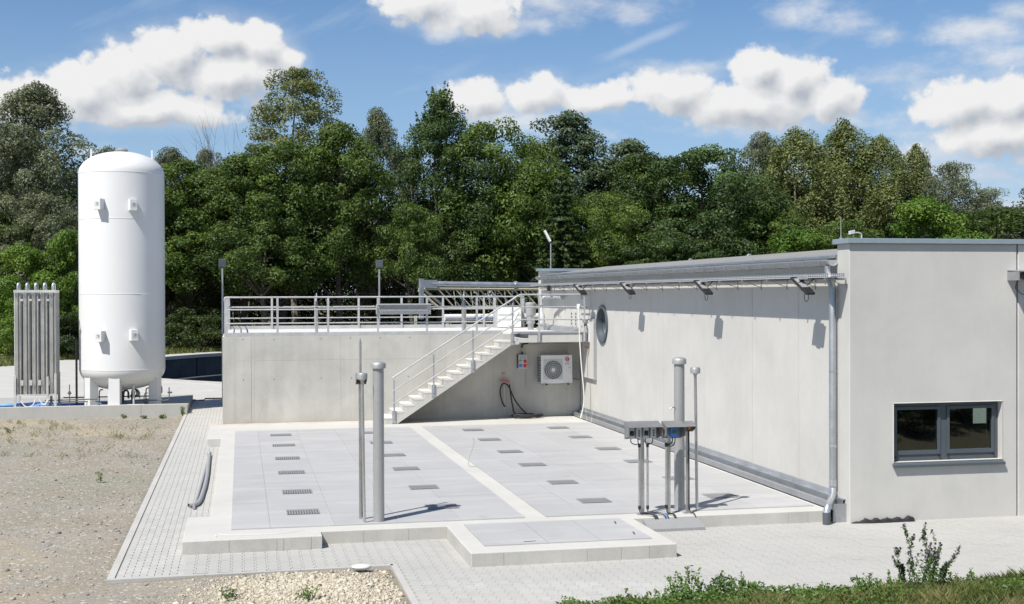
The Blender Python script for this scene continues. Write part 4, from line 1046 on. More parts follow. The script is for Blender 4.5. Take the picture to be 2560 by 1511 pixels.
def text_obj(name, body, size, loc, mat, parent, rot=(math.pi/2, 0, 0), align='CENTER'):
    cu = bpy.data.curves.new(name, 'FONT'); cu.body = body; cu.size = size; cu.align_x = align; cu.extrude = 0.0008
    o = bpy.data.objects.new(name, cu); cu.materials.append(mat); col.objects.link(o); o.parent = parent
    o.location = Vector(loc) - root_loc(parent); o.rotation_euler = rot
    bpy.context.view_layer.update()
    me = bpy.data.meshes.new_from_object(o.evaluated_get(bpy.context.evaluated_depsgraph_get()))
    q = bpy.data.objects.new(name, me); col.objects.link(q); q.parent = parent; q.location = o.location; q.rotation_euler = rot
    if not me.materials: me.materials.append(mat)
    bpy.data.objects.remove(o, do_unlink=True); return q
text_obj('lettering', 'LG', 0.105, (ax + 0.79, -0.3825, az0 + 0.555), M['text'], ac)
MB().box(ax + 0.83, ax + 0.91, -0.3835, -0.3805, az0 + 0.462, az0 + 0.477).build('print_mark', M['grey'], ac)
MB().box(ax + 0.71, ax + 0.88, -0.3832, -0.3805, az0 + 0.396, az0 + 0.402).build('print_mark', M['lgrey'], ac)
m_ = MB(); m_.tube(smooth_path([(ax + 0.94, -0.2, az0 + 0.12), (ax + 1.02, -0.1, az0 + 0.11), (10.35, -0.05, az0 + 0.08)], 4), 0.012, 6); m_.build('refrigerant_line', M['dgrey'], ac)
# socket box
sb = thing('socket_box', 'light grey power socket box with red and blue sockets under the landing', 'socket box', (8.63, -0.1, 1.4))
MB().box(8.50, 8.76, -0.12, -0.002, 1.43, 1.84).build('case', M['lgrey'], sb, bevel=0.008)
MB().box(8.478, 8.4995, -0.10, -0.01, 1.44, 1.85).build('case_side', M['black'], sb)
MB().box(8.53, 8.73, -0.128, -0.1205, 1.72, 1.81).build('breaker_window', M['grey'], sb)
for (x, z, mt_, r_) in ((8.565, 1.645, M['grey'], 0.045), (8.695, 1.645, M['red'], 0.042), (8.565, 1.51, M['blue'], 0.045), (8.695, 1.51, M['red'], 0.045)):
    m_ = MB(); m_.cyl((x, -0.122, z), (x, -0.165, z - 0.015), r_, r_*0.9, 14); m_.box(x - r_, x + r_, -0.135, -0.1205, z - 0.05, z + 0.05); m_.build('socket', mt_, sb)
m_ = MB(); m_.tube(smooth_path([(8.62, -0.06, 1.84), (8.62, -0.06, 2.08), (8.65, -0.06, 2.14), (8.74, -0.06, 2.16)], 4) + [(10.2, -0.06, 2.17)], 0.016, 8); m_.build('conduit', M['alu'], sb, smooth=True)
m_ = MB(); m_.cyl((8.62, -0.06, 1.85), (8.62, -0.06, 1.93), 0.026, None, 8); m_.tube(smooth_path([(8.62, -0.06, 2.04), (8.625, -0.06, 2.13), (8.72, -0.06, 2.165), (8.8, -0.06, 2.165)], 4), 0.024, 8); m_.build('conduit_bend', M['black'], sb)
m_ = MB(); m_.cyl((8.74, -0.02, 0.9), (8.74, -0.02, 1.43), 0.006, None, 6); m_.build('earth_wire', M['grey'], sb)
# tap and hose
tp = thing('wall_tap', 'red-handled water tap on a standpipe under the stairs', 'tap', (8.07, -0.1, 0))
m_ = MB(); m_.cyl((8.07, -0.10, 0.0), (8.07, -0.10, 1.08), 0.017, None, 8); m_.build('standpipe', M['rail'], tp)
m_ = MB(); m_.tube([(7.98, -0.10, 1.08), (8.19, -0.10, 1.07)], 0.028, 8); m_.cyl((8.07, -0.1, 1.04), (8.07, -0.1, 1.14), 0.032, None, 8); m_.tube([(8.19, -0.1, 1.07), (8.22, -0.12, 1.0)], 0.022, 8); m_.build('valve_body', M['pink'], tp)
m_ = MB(); m_.bar((7.88, -0.12, 1.10), (8.02, -0.12, 1.12), 0.014, 0.014); m_.build('lever', M['pink'], tp)
MB().box(8.03, 8.11, -0.008, -0.001, 1.27, 1.315).build('sign_plate', M['red'], tp)
MB().box(8.045, 8.095, -0.0105, -0.0082, 1.283, 1.29).build('sign_print', M['white_box'], tp)
hs = thing('black_hose', 'black water hose hanging from the tap and coiled on the slab', 'hose', (8.5, -0.3, 0))
pts_ = [(8.09, -0.14, 0.62 - 0.3), (8.0, -0.16, 0.45), (7.93, -0.18, 0.75), (7.98, -0.16, 0.95), (8.08, -0.14, 1.0), (8.2, -0.16, 0.9), (8.35, -0.22, 0.55), (8.55, -0.32, 0.25), (8.75, -0.36, 0.08)]
pts2 = [(8.22, -0.13, 0.98), (8.25, -0.15, 0.7), (8.30, -0.20, 0.35), (8.40, -0.28, 0.10)]
coil = []
for i in range(90):
    a = i * 0.42; r_ = 0.32 + 0.09*math.sin(i*0.31)
    coil.append((8.70 + r_*1.15*math.cos(a), -0.42 + r_*0.62*math.sin(a), 0.03 + 0.0009*i + 0.01*math.sin(i)))
m_ = MB(); m_.tube(smooth_path(pts_, 5), 0.021, 8); m_.tube(smooth_path(pts2 + coil[:1], 5), 0.021, 8); m_.build('hanging_loop', M['rubber'], hs, smooth=True)
m_ = MB(); m_.tube(coil, 0.021, 8); m_.build('coil', M['rubber'], hs, smooth=True)
# white cable tube hanging past the landing
wc = thing('white_cable_tube', 'thin white tube hanging past the end of the landing', 'tube', (10.15, -1.35, 1))
m_ = MB(); m_.tube(smooth_path([(10.02, -1.31, 3.28), (10.03, -1.31, 2.6), (10.05, -1.32, 2.1), (10.09, -1.33, 1.5), (10.16, -1.33, 0.7), (10.12, -1.33, 0.3), (10.05, -1.35, 0.06)], 5), 0.018, 8); m_.build('tube', M['white'], wc, smooth=True)
MB().box(9.97, 10.06, -1.30, -1.265, 3.2, 3.34).build('clip', M['white_box'], wc)
wv = thing('wire_ends', 'loose white wires sticking up beside the wall foot', 'wire', (10.1, -1.6, 0))
for (x, y, dx, h) in ((10.02, -1.6, 0.05, 0.62), (10.08, -1.9, -0.06, 0.5), (10.10, -2.3, 0.12, 0.55)):
    m_ = MB(); m_.tube(smooth_path([(x, y, 0.02), (x + dx*0.3, y, h*0.5), (x + dx, y - 0.05, h)], 4), 0.004, 4); m_.build('wire', M['cream'], wv)
pb = thing('pipe_bracket_unit', 'brown drain pipe and fittings at the end of the landing', 'pipe', (10.33, -0.9, 2.1))
m_ = MB(); m_.tube(smooth_path([(10.25, -1.28, 2.75), (10.30, -1.30, 2.72), (10.33, -1.31, 2.62), (10.33, -1.31, 2.20)], 4), 0.03, 10); m_.build('pipe', M['lgrey'], pb, smooth=True)
m_ = MB(); m_.cyl((10.33, -1.31, 2.14), (10.33, -1.31, 2.24), 0.042, None, 10); m_.cyl((10.18, -1.28, 2.75), (10.26, -1.28, 2.75), 0.045, None, 10); m_.box(10.2, 10.36, -1.33, -1.27, 2.05, 2.13); m_.build('fitting', M['brown'], pb)

# ------------------------------------------------------------------ poles on the base
def big_pole(x, y, h, label):
    p_ = thing('vent_pole', label, 'pole', (x, y, 0.0), 'capped grey vent poles')
    m_ = MB(); m_.cyl((x, y, 0.0), (x, y, h - 0.10), 0.088, None, 28); m_.build('shaft', M['polegrey'], p_, smooth=True)
    m_ = MB(); m_.lathe([(0.118, h - 0.115), (0.120, h - 0.045), (0.108, h - 0.025), (0.07, h - 0.006), (0.0005, h)], x, y, 28, cap=False); m_.lathe([(0.088, h - 0.112), (0.118, h - 0.115)], x, y, 28, cap=False); m_.build('cap', M['alu'], p_, smooth=True)
    m_ = MB(); m_.lathe([(0.125, 0.0), (0.125, 0.012), (0.09, 0.014)], x, y, 20); m_.build('base_flange', M['galv'], p_)
    return p_
big_pole(2.65, -16.24, 2.57, 'thick grey capped pole standing alone on the left')
bp2 = big_pole(7.69, -16.30, 2.57, 'thick grey capped pole behind the control boxes on the right')
m_ = MB(); m_.tube(smooth_path([(7.61, -16.33, 1.72), (7.55, -16.35, 1.74), (7.50, -16.36, 1.70)], 4), 0.012, 6); m_.build('side_spout', M['alu'], bp2)
def sensor_rod(x, y, h, label):
    p_ = thing('sensor_rod', label, 'pole', (x, y, 0.0), 'thin rods with a drum on top')
    m_ = MB(); m_.cyl((x, y, 0.0), (x - 0.025, y, h - 0.13), 0.025, None, 12); m_.build('rod', M['stainless'], p_, smooth=True)
    m_ = MB(); m_.lathe([(0.03, h - 0.14), (0.045, h - 0.115), (0.082, h - 0.11), (0.084, h - 0.03), (0.075, h - 0.012), (0.02, h - 0.005)], x - 0.025, y, 22); m_.build('drum', M['alu'], p_, smooth=True)
    m_ = MB(); m_.box(x - 0.05, x + 0.05, y - 0.05, y + 0.05, 0.0, 0.008); m_.build('foot_plate', M['galv'], p_)
sensor_rod(2.41, -16.32, 2.40, 'thin steel rod with a drum head beside the lone thick pole')
sensor_rod(7.955, -16.42, 2.41, 'thin steel rod with a drum head right of the control boxes')
def canopy(x0, x1, y, z0, z1, d, parent, mat):
    """open-fronted sheet hood: back, two sides, sloping roof"""
    m_ = MB(); m_.box(x0, x1, y + d - 0.004, y + d, z0, z1 - 0.005)
    for x in (x0, x1 - 0.004):
        m_.add([(x, y, z0 + 0.07), (x, y + d, z0), (x, y + d, z1), (x, y, z1 - 0.06), (x + 0.004, y, z0 + 0.07), (x + 0.004, y + d, z0), (x + 0.004, y + d, z1), (x + 0.004, y, z1 - 0.06)], [(0,1,2,3),(7,6,5,4),(0,4,5,1),(1,5,6,2),(2,6,7,3),(3,7,4,0)])
    m_.add([(x0 - 0.004, y - 0.03, z1 - 0.07), (x1 + 0.004, y - 0.03, z1 - 0.07), (x1 + 0.004, y + d, z1 + 0.004), (x0 - 0.004, y + d, z1 + 0.004), (x0 - 0.004, y - 0.03, z1 - 0.066), (x1 + 0.004, y - 0.03, z1 - 0.066), (x1 + 0.004, y + d, z1 + 0.008), (x0 - 0.004, y + d, z1 + 0.008)], [(0,3,2,1),(4,5,6,7),(0,1,5,4),(1,2,6,5),(2,3,7,6),(3,0,4,7)])
    return m_.build('hood', mat, parent)
# control post with four devices
c1 = thing('control_post', 'steel control post with a wide hood over four small devices', 'control post', (6.955, -16.55, 0))
MB().box(6.93, 6.985, -16.57, -16.53, 0.0, 1.5).build('post', M['stainless'], c1)
for x in (6.895, 7.035):
    m_ = MB(); m_.tube([(x, -16.585, 0.12), (x, -16.585, 1.13)], 0.018, 10); m_.build('conduit', M['stainless'], c1, smooth=True)
    for za in (0.09, 1.11):
        m_ = MB(); m_.cyl((x, -16.585, za), (x, -16.585, za + 0.06), 0.024, None, 10); m_.build('conduit_cap', M['black'], c1)
MB().box(6.87, 7.04, -16.62, -16.48, 0.0, 0.008).build('foot_plate', M['galv'], c1)
canopy(6.65, 7.225, -16.80, 1.25, 1.53, 0.25, c1, M['hood'])
for k, x in enumerate((6.745, 6.865, 6.99, 7.115)):
    MB().box(x - 0.045, x + 0.045, -16.66, -16.556, 1.265, 1.44).build('device', M['lgrey'], c1, bevel=0.005)
    if k % 2 == 0:
        m_ = MB(); m_.box(x - 0.034, x + 0.034, -16.668, -16.6605, 1.31, 1.39); m_.cyl((x, -16.69, 1.35), (x, -16.668, 1.35), 0.024, None, 10); m_.build('rotary_switch', M['black'], c1)
    else:
        for q in range(3):
            m_ = MB(); m_.cyl((x, -16.675, 1.31 + q*0.04), (x, -16.6605, 1.31 + q*0.04), 0.013, None, 8); m_.build('push_button', M['black'], c1)
    xe_ = 6.895 if x < 6.95 else 7.035
    m_ = MB(); m_.tube(smooth_path([(x, -16.61, 1.265), (x, -16.61, 1.20), ((x + xe_)/2, -16.60, 1.16), (xe_, -16.587, 1.17)], 4), 0.008, 6); m_.build('cable', M['rubber'], c1)
# control post with blue device
c2 = thing('blue_device_post', 'steel post with a hood over one bright blue device', 'control post', (7.35, -16.62, 0))
MB().box(7.36, 7.415, -16.64, -16.60, 0.0, 1.5).build('post', M['stainless'], c2)
m_ = MB(); m_.tube([(7.335, -16.655, 0.14), (7.335, -16.655, 1.13)], 0.02, 10); m_.build('conduit', M['stainless'], c2, smooth=True)
for za in (0.10, 1.12):
    m_ = MB(); m_.cyl((7.335, -16.655, za), (7.335, -16.655, za + 0.06), 0.026, None, 10); m_.build('conduit_cap', M['black'], c2)
MB().box(7.28, 7.43, -16.69, -16.55, 0.0, 0.008).build('foot_plate', M['galv'], c2)
canopy(7.265, 7.60, -16.87, 1.25, 1.53, 0.25, c2, M['hood'])
MB().box(7.385, 7.515, -16.73, -16.626, 1.285, 1.43).build('device', M['blue'], c2, bevel=0.008)
MB().box(7.41, 7.49, -16.734, -16.7305, 1.34, 1.40).build('display', M['dgrey'], c2)
m_ = MB(); m_.tube(smooth_path([(7.43, -16.68, 1.285), (7.43, -16.68, 1.2), (7.37, -16.67, 1.15), (7.335, -16.657, 1.18)], 4), 0.009, 6); m_.tube(smooth_path([(7.48, -16.68, 1.285), (7.47, -16.68, 1.17), (7.40, -16.67, 1.12), (7.345, -16.657, 1.18)], 4), 0.007, 6); m_.build('cable', M['rubber'], c2)
# lamp post with small hood
def lamp_post(x, y, zt, label, mast=0.0):
    c3 = thing('signal_lamp_post', label, 'signal lamp', (x, y, 0), 'flat posts with a hooded orange lamp')
    MB().box(x - 0.03, x + 0.03, y - 0.006, y + 0.006, 0.0, zt - 0.02).build('post', M['stainless'], c3)
    MB().box(x - 0.07, x + 0.07, y - 0.06, y + 0.06, 0.0, 0.008).build('foot_plate', M['galv'], c3)
    canopy(x - 0.08, x + 0.09, y - 0.16, zt - 0.17, zt, 0.15, c3, M['hood'])
    MB().box(x - 0.05, x + 0.05, y - 0.07, y - 0.012, zt - 0.15, zt - 0.05).build('lamp_body', M['brown'], c3)
    m_ = MB(); m_.cyl((x, y - 0.10, zt - 0.095), (x, y - 0.071, zt - 0.095), 0.024, 0.028, 12); m_.build('lens', M['orange'], c3, smooth=True)
    m_ = MB(); m_.tube([(x + 0.02, y - 0.03, 0.05), (x + 0.022, y - 0.02, zt - 0.16)], 0.009, 6); m_.build('cable', M['rubber'], c3)
    if mast:
        m_ = MB(); m_.cyl((x, y + 0.012, zt - 0.1), (x, y + 0.012, mast - 0.06), 0.022, None, 10); m_.cyl((x, y + 0.012, mast - 0.06), (x, y + 0.012, mast), 0.012, 0.006, 8); m_.build('mast', M['stainless'], c3, smooth=True)
lamp_post(7.72, -16.60, 1.52, 'low flat post with a small hooded orange lamp in front of the thick pole')
lamp_post(2.385, -16.02, 2.36, 'flat post with a hooded orange lamp and thin mast behind the left rod', 2.94)
# cables running off the posts into a cover strip
ccv = thing('cable_cover', 'sloping grey metal cable cover on the ground before the control posts', 'cable cover', (7.3, -16.95, -0.2))
m_ = MB(); m_.add([(6.86, -16.86, -0.02), (7.80, -16.86, -0.02), (7.86, -17.06, -0.155), (6.90, -17.06, -0.155), (6.86, -16.86, -0.198), (7.80, -16.86, -0.198), (7.86, -17.06, -0.198), (6.90, -17.06, -0.198)], [(0,3,2,1),(4,5,6,7),(0,1,5,4),(1,2,6,5),(2,3,7,6),(3,0,4,7)]); m_.build('cover', M['polegrey'], ccv)
for (x0_, y0_, x1_, mt_, nn) in ((6.895, -16.60, 7.08, 'rubber', 3), (7.035, -16.60, 7.26, 'hoseblue', 3), (7.335, -16.67, 7.42, 'rubber', 2), (7.74, -16.64, 7.78, 'rubber', 1)):
    cb = thing('loose_cable', {('rubber', 3): 'black cables curving from the left control post into the cover', ('hoseblue', 3): 'blue cables curving from the wide-hood post into the cover', ('rubber', 2): 'black cables running from the blue device post into the cover', ('rubber', 1): 'single black cable from the low lamp post into the cover'}[(mt_, nn)], 'cable', (x0_, y0_, 0))
    for q in range(nn):
        o_ = q*0.022
        m_ = MB(); m_.tube(smooth_path([(x0_, y0_, 0.12), (x0_ + 0.005, y0_ - 0.02, 0.04), ((x0_+x1_)/2 - o_*0.5, y0_ - 0.10, 0.03 + o_*0.6), (x1_ - 0.03 + o_, -16.84, 0.03), (x1_ + o_, -16.875, -0.05)], 5), 0.0095, 6); m_.build('cable', M['rubber'] if q != 1 else M[mt_], cb, smooth=True)
# loose pipe on the path and stray wires
gp_ = thing('loose_grey_pipe', 'bent grey plastic pipes lying on the paved path', 'pipe', (-0.25, -9, -0.2))
m_ = MB(); m_.tube(smooth_path([(-0.24, -5.6, -0.15), (-0.22, -7.1, -0.155), (-0.20, -9.3, -0.155), (-0.215, -11.2, -0.155), (-0.27, -12.75, -0.155), (-0.42, -13.0, -0.15)], 6), 0.038, 12); m_.build('pipe', M['pipegrey'], gp_, smooth=True)
m_ = MB(); m_.tube(smooth_path([(-0.25, -7.0, -0.165), (-0.275, -9.3, -0.165), (-0.30, -11.5, -0.165), (-0.33, -13.2, -0.165)], 6), 0.027, 12); m_.build('second_pipe', M['pipegrey'], gp_, smooth=True)
m_ = MB(); m_.cyl((-0.418, -12.995, -0.15), (-0.424, -13.001, -0.15), 0.03, None, 12); m_.build('pipe_mouth', M['black'], gp_)
m_ = MB(); m_.lathe([(0.05, -0.19), (0.055, -0.12), (0.04, -0.10)], -0.24, -5.55, 12); m_.build('pipe_socket', M['pipegrey'], gp_, smooth=True)
sw = thing('stray_wire', 'thin stray wire bent on the front edge of the base', 'wire', (0.6, -16.8, 0))
m_ = MB(); m_.tube(smooth_path([(0.12, -16.98, 0.012), (0.14, -16.9, 0.03), (0.35, -16.93, 0.02), (0.75, -16.95, 0.015), (1.15, -16.90, 0.012), (1.45, -16.74, 0.03)], 5), 0.004, 5); m_.build('wire', M['cream'], sw)
sw = thing('upright_wire', 'bent wire standing up from the dividing strip between plate fields', 'wire', (5.2, -10, 0))
m_ = MB(); m_.tube(smooth_path([(5.35, -10.4, 0.02), (5.18, -10.3, 0.03), (5.2, -10.25, 0.2), (5.28, -10.25, 0.42), (5.3, -10.25, 0.55), (5.27, -10.25, 0.60)], 5), 0.006, 5); m_.build('wire', M['alu'], sw)

# ------------------------------------------------------------------ white tank
TX, TY = -3.31, 7.0; TR = 1.36
tk = thing('white_storage_tank', 'tall white cylindrical storage tank with domed ends on short legs', 'tank', (TX, TY, 0.02))
zb, zt = 1.22, 7.59
def dome(z, h, sgn, n=12):
    # torispherical head
    out = []
    for i in range(n + 1):
        a = math.pi/2 * i / n
        r_ = TR * math.cos(a)**0.94 if i < n else 0.0005
        out.append((r_, z + sgn * h * math.sin(a)))
    return out
prof = [(TR, zb), (TR, zt)] + dome(zt, 0.76, 1, 18)[1:]
m_ = MB(); m_.lathe(prof, TX, TY, 96, cap=False); body = m_.build('shell', M['white'], tk, smooth=True)
m_ = MB(); m_.lathe(dome(zb, 0.71, -1, 18)[::-1], TX, TY, 96, cap=False); m_.build('bottom_dome', M['white'], tk, smooth=True)
for z in (1.22, 3.67, 6.09, 7.59):
    m_ = MB(); m_.lathe([(TR - 0.001, z - 0.012), (TR + 0.006, z - 0.008), (TR + 0.006, z + 0.008), (TR - 0.001, z + 0.012)], TX, TY, 96, cap=False); m_.build('weld_seam', M['white'], tk)
m_ = MB(); m_.lathe([(0.17, zt + 0.70), (0.17, zt + 0.79), (0.20, zt + 0.79), (0.205, zt + 0.825), (0.17, zt + 0.86), (0.05, zt + 0.88)], TX, TY, 24); m_.build('top_cap', M['alu'], tk, smooth=True)
for x in (-0.95, 0.97):
    m_ = MB(); m_.box(TX + x - 0.03, TX + x + 0.03, TY - 0.1, TY - 0.06, zt + 0.40, zt + 0.82); m_.build('lifting_lug', M['white'], tk)
for k, an in enumerate((-96, 24, 144, 205, -12)):
    if k > 3: continue
for an in (-97, -20, 160, 215):
    a = R(an); c_ = Vector((TX + 1.12*math.cos(a), TY + 1.12*math.sin(a), 0)); rd = Vector((math.cos(a), math.sin(a), 0)); tg = Vector((-math.sin(a), math.cos(a), 0))
    m_ = MB(); m_.obox(c_ + Vector((0, 0, 0.53)), rd*0.15, tg*0.175, Vector((0, 0, 0.51))); m_.build('leg', M['white'], tk, bevel=0.01)
    m_ = MB(); m_.obox(c_ + Vector((0, 0, 0.03)), rd*0.2, tg*0.22, Vector((0, 0, 0.012))); m_.build('leg_plate', M['white'], tk)
# instrument boxes on the shell
for (an, z) in ((-113, 6.53), (-72, 6.51), (-112.5, 2.32), (-71.5, 2.35)):
    a = R(an); rd = Vector((math.cos(a), math.sin(a), 0)); tg = Vector((-math.sin(a), math.cos(a), 0)); c_ = Vector((TX, TY, z)) + rd*(TR + 0.12)
    m_ = MB(); m_.obox(c_, rd*0.13, tg*0.115, Vector((0, 0, 0.18))); ib = m_.build('nozzle_box', M['white'], tk, bevel=0.01)
    m_ = MB(); m_.obox(c_ + rd*0.1325 + Vector((0, 0, 0.0)), rd*0.002, tg*0.075, Vector((0, 0, 0.07))); m_.build('name_plate', M['lgrey'], ib)
    for q, (dx, dz) in enumerate(((0.01, 0.035), (0.015, -0.02), (0.03, 0.0))):
        m_ = MB(); m_.obox(c_ + rd*0.1358 + tg*dx + Vector((0, 0, dz)), rd*0.001, tg*(0.035 - 0.01*q), Vector((0, 0, 0.008))); m_.build('plate_print', M['text'], ib)
m_ = MB(); m_.tube([(TX - 1.42, TY - 0.25, 0.02), (TX - 1.42, TY - 0.25, 2.2)], 0.035, 8); m_.build('side_conduit', M['brown'], tk)
# pipework under the tank
pw = thing('tank_pipework', 'cluster of small dark pipes and valves beneath the white tank', 'pipework', (TX, TY - 0.4, 0.0))
rr = random.Random(11)
for i in range(14):
    x = TX - 0.9 + 1.95*rr.random(); y = TY + rr.uniform(-0.7, 0.5); z1_ = rr.uniform(0.42, 0.62)
    m_ = MB(); m_.tube(smooth_path([(x, y, 0.02), (x, y, z1_ - 0.1), (x + 0.04, y, z1_), (x + 0.12, y, z1_)] + ([(x + 0.16, y, z1_ - 0.06), (x + 0.16, y, z1_ - 0.25)] if i % 3 else []), 3), rr.choice((0.014, 0.02, 0.028)), 6); m_.build('pipe', M['dgrey'] if i % 3 else M['brown'], pw)
    if i % 2: m_ = MB(); m_.cyl((x, y, 0.24), (x, y, 0.33), 0.045, None, 8); m_.cyl((x - 0.05, y - 0.03, 0.30), (x + 0.05, y - 0.03, 0.30), 0.012, None, 6); m_.build('valve', M['dgrey'], pw)
for (z, y) in ((0.20, TY - 0.75), (0.26, TY + 0.3)):
    m_ = MB(); m_.tube([(TX - 1.9, y, z), (TX + 1.2, y, z)], 0.02, 6); m_.build('header_pipe', M['dgrey'], pw)
m_ = MB(); m_.tube([(TX - 0.6, TY - 1.1, 0.07), (TX + 0.75, TY - 1.1, 0.07)], 0.045, 8); m_.build('white_pipe', M['cream'], pw, smooth=True)
for x in (-0.35, 0.42):
    m_ = MB(); m_.cyl((TX + x, TY - 0.95, 0.02), (TX + x, TY - 0.95, 0.75), 0.035, None, 8); m_.build('support_tube', M['lgrey'], pw)
m_ = MB(); m_.tube(smooth_path([(TX + 1.2, TY - 0.75, 0.20), (TX + 1.45, TY - 0.8, 0.20), (TX + 1.52, TY - 0.8, 0.3), (TX + 1.52, TY - 0.8, 0.62)], 4), 0.018, 6); m_.cyl((TX + 1.47, TY - 0.8, 0.45), (TX + 1.62, TY - 0.8, 0.45), 0.03, None, 6); m_.build('fill_pipe', M['dgrey'], pw)
fv = thing('valve_post', 'thin dark valve post standing between the vaporiser and the tank', 'valve', (-4.85, 5.95, 0))
m_ = MB(); m_.cyl((-4.85, 5.95, 0.02), (-4.85, 5.95, 0.78), 0.016, None, 6); m_.cyl((-4.85, 5.95, 0.46), (-4.85, 5.95, 0.56), 0.04, None, 8); m_.cyl((-4.92, 5.95, 0.5), (-4.78, 5.95, 0.5), 0.015, None, 6); m_.build('post', M['dgrey'], fv)
m_ = MB(); m_.tube([(-5.6, 5.95, 0.28), (-4.0, 5.98, 0.30)], 0.02, 6); m_.build('pipe', M['dgrey'], fv)

# ------------------------------------------------------------------ ambient vaporiser
va = thing('finned_vaporiser', 'tall grey finned vaporiser left of the white tank', 'vaporiser', (-5.8, 6.2, 0.0))
vx0, vx1 = -6.50, -5.24
cols_ = np.linspace(vx0 + 0.11, vx1 - 0.10, 5)
for i, x in enumerate(cols_):
    for j, y in enumerate((5.95, 6.25, 6.55)):
        m_ = MB(); m_.cyl((x, y, 0.45), (x, y, 3.80), 0.03, None, 8)
        for a in range(8):
            an = a*math.pi/4 + 0.0; L_ = 0.115
            m_.bar((x, y, 0.45), (x, y, 3.80), 0.001, 0.001) if False else None
            c_, s_ = math.cos(an), math.sin(an)
            w_ = 0.004
            m_.add([(x + c_*0.03 - s_*w_, y + s_*0.03 + c_*w_, 0.45), (x + c_*L_ - s_*w_, y + s_*L_ + c_*w_, 0.45), (x + c_*L_ + s_*w_, y + s_*L_ - c_*w_, 0.45), (x + c_*0.03 + s_*w_, y + s_*0.03 - c_*w_, 0.45),
                    (x + c_*0.03 - s_*w_, y + s_*0.03 + c_*w_, 3.80), (x + c_*L_ - s_*w_, y + s_*L_ + c_*w_, 3.80), (x + c_*L_ + s_*w_, y + s_*L_ - c_*w_, 3.80), (x + c_*0.03 + s_*w_, y + s_*0.03 - c_*w_, 3.80)], [(0,3,2,1),(4,5,6,7),(0,1,5,4),(1,2,6,5),(2,3,7,6),(3,0,4,7)])
        m_.build('finned_tube', M['fin'], va)
    m_ = MB(); m_.tube(smooth_path([(x, 5.95, 3.78), (x, 5.95, 3.93), (x + 0.01, 6.0, 4.0), (x + 0.02, 6.15, 4.0), (x + 0.02, 6.22, 3.93), (x + 0.02, 6.25, 3.78)], 4), 0.036, 10); m_.build('return_bend', M['galv_light'], va, smooth=True)
for (z0_, z1_) in ((3.72, 3.80), (0.44, 0.50)):
    for y in (5.83, 6.67):
        m_ = MB(); m_.box(vx0, vx1, y - 0.006, y + 0.006, z0_, z1_); m_.build('tie_strap', M['fin'], va)
for (x, zt_) in ((vx0 + 0.03, 1.1), (vx1 - 0.26, 1.05), (vx1 - 0.02, 1.15)):
    for y in (5.84, 6.66):
        MB().box(x - 0.035, x + 0.035, y - 0.035, y + 0.035, 0.0, zt_).build('leg', M['fin'], va)
for i, x in enumerate(cols_[:-1]):
    MB().box((x + cols_[i+1])/2 - 0.04, (x + cols_[i+1])/2 + 0.04, 5.825, 5.835, 0.78, 0.95).build('spacer_plate', M['fin'], va)
    MB().box((x + cols_[i+1])/2 - 0.04, (x + cols_[i+1])/2 + 0.04, 5.825, 5.835, 3.45, 3.52).build('spacer_plate', M['fin'], va)
bh = thing('blue_hose', 'blue hoses heaped on the gravel at the foot of the vaporiser', 'hose', (-6.3, 6.0, 0.02))
pts_ = []
for i in range(120):
    a = i*0.37; r_ = 0.5 + 0.18*math.sin(i*0.7)
    pts_.append((-6.95 + r_*1.5*math.cos(a) * (1 if i < 60 else 0.6) + (0 if i < 60 else 1.2), 6.05 + 0.25*r_*math.sin(a), 0.06 + 0.0018*(i % 60) + 0.05*abs(math.sin(i*0.4))))
m_ = MB(); m_.tube(pts_, 0.036, 8); m_.build('heap', M['hoseblue'], bh, smooth=True)
m_ = MB(); m_.tube(smooth_path([(-6.0, 6.9, 0.06), (-5.2, 6.95, 0.06), (-4.3, 6.8, 0.07), (-3.6, 7.0, 0.06), (-2.9, 6.9, 0.06)], 6), 0.036, 8); m_.tube(smooth_path([(-5.9, 7.1, 0.06), (-5.0, 7.1, 0.06), (-4.0, 7.15, 0.07), (-3.2, 7.2, 0.06)], 6), 0.036, 8); m_.build('run', M['hoseblue'], bh, smooth=True)
m_ = MB(); m_.tube(smooth_path([(-6.3, 5.8, 0.3), (-6.15, 5.78, 0.12), (-5.95, 5.78, 0.14), (-5.85, 5.8, 0.35)], 5), 0.018, 6); m_.tube(smooth_path([(-5.75, 5.8, 0.35), (-5.6, 5.78, 0.16), (-5.45, 5.78, 0.35)], 5), 0.018, 6); m_.build('white_hose', M['cream'], bh)

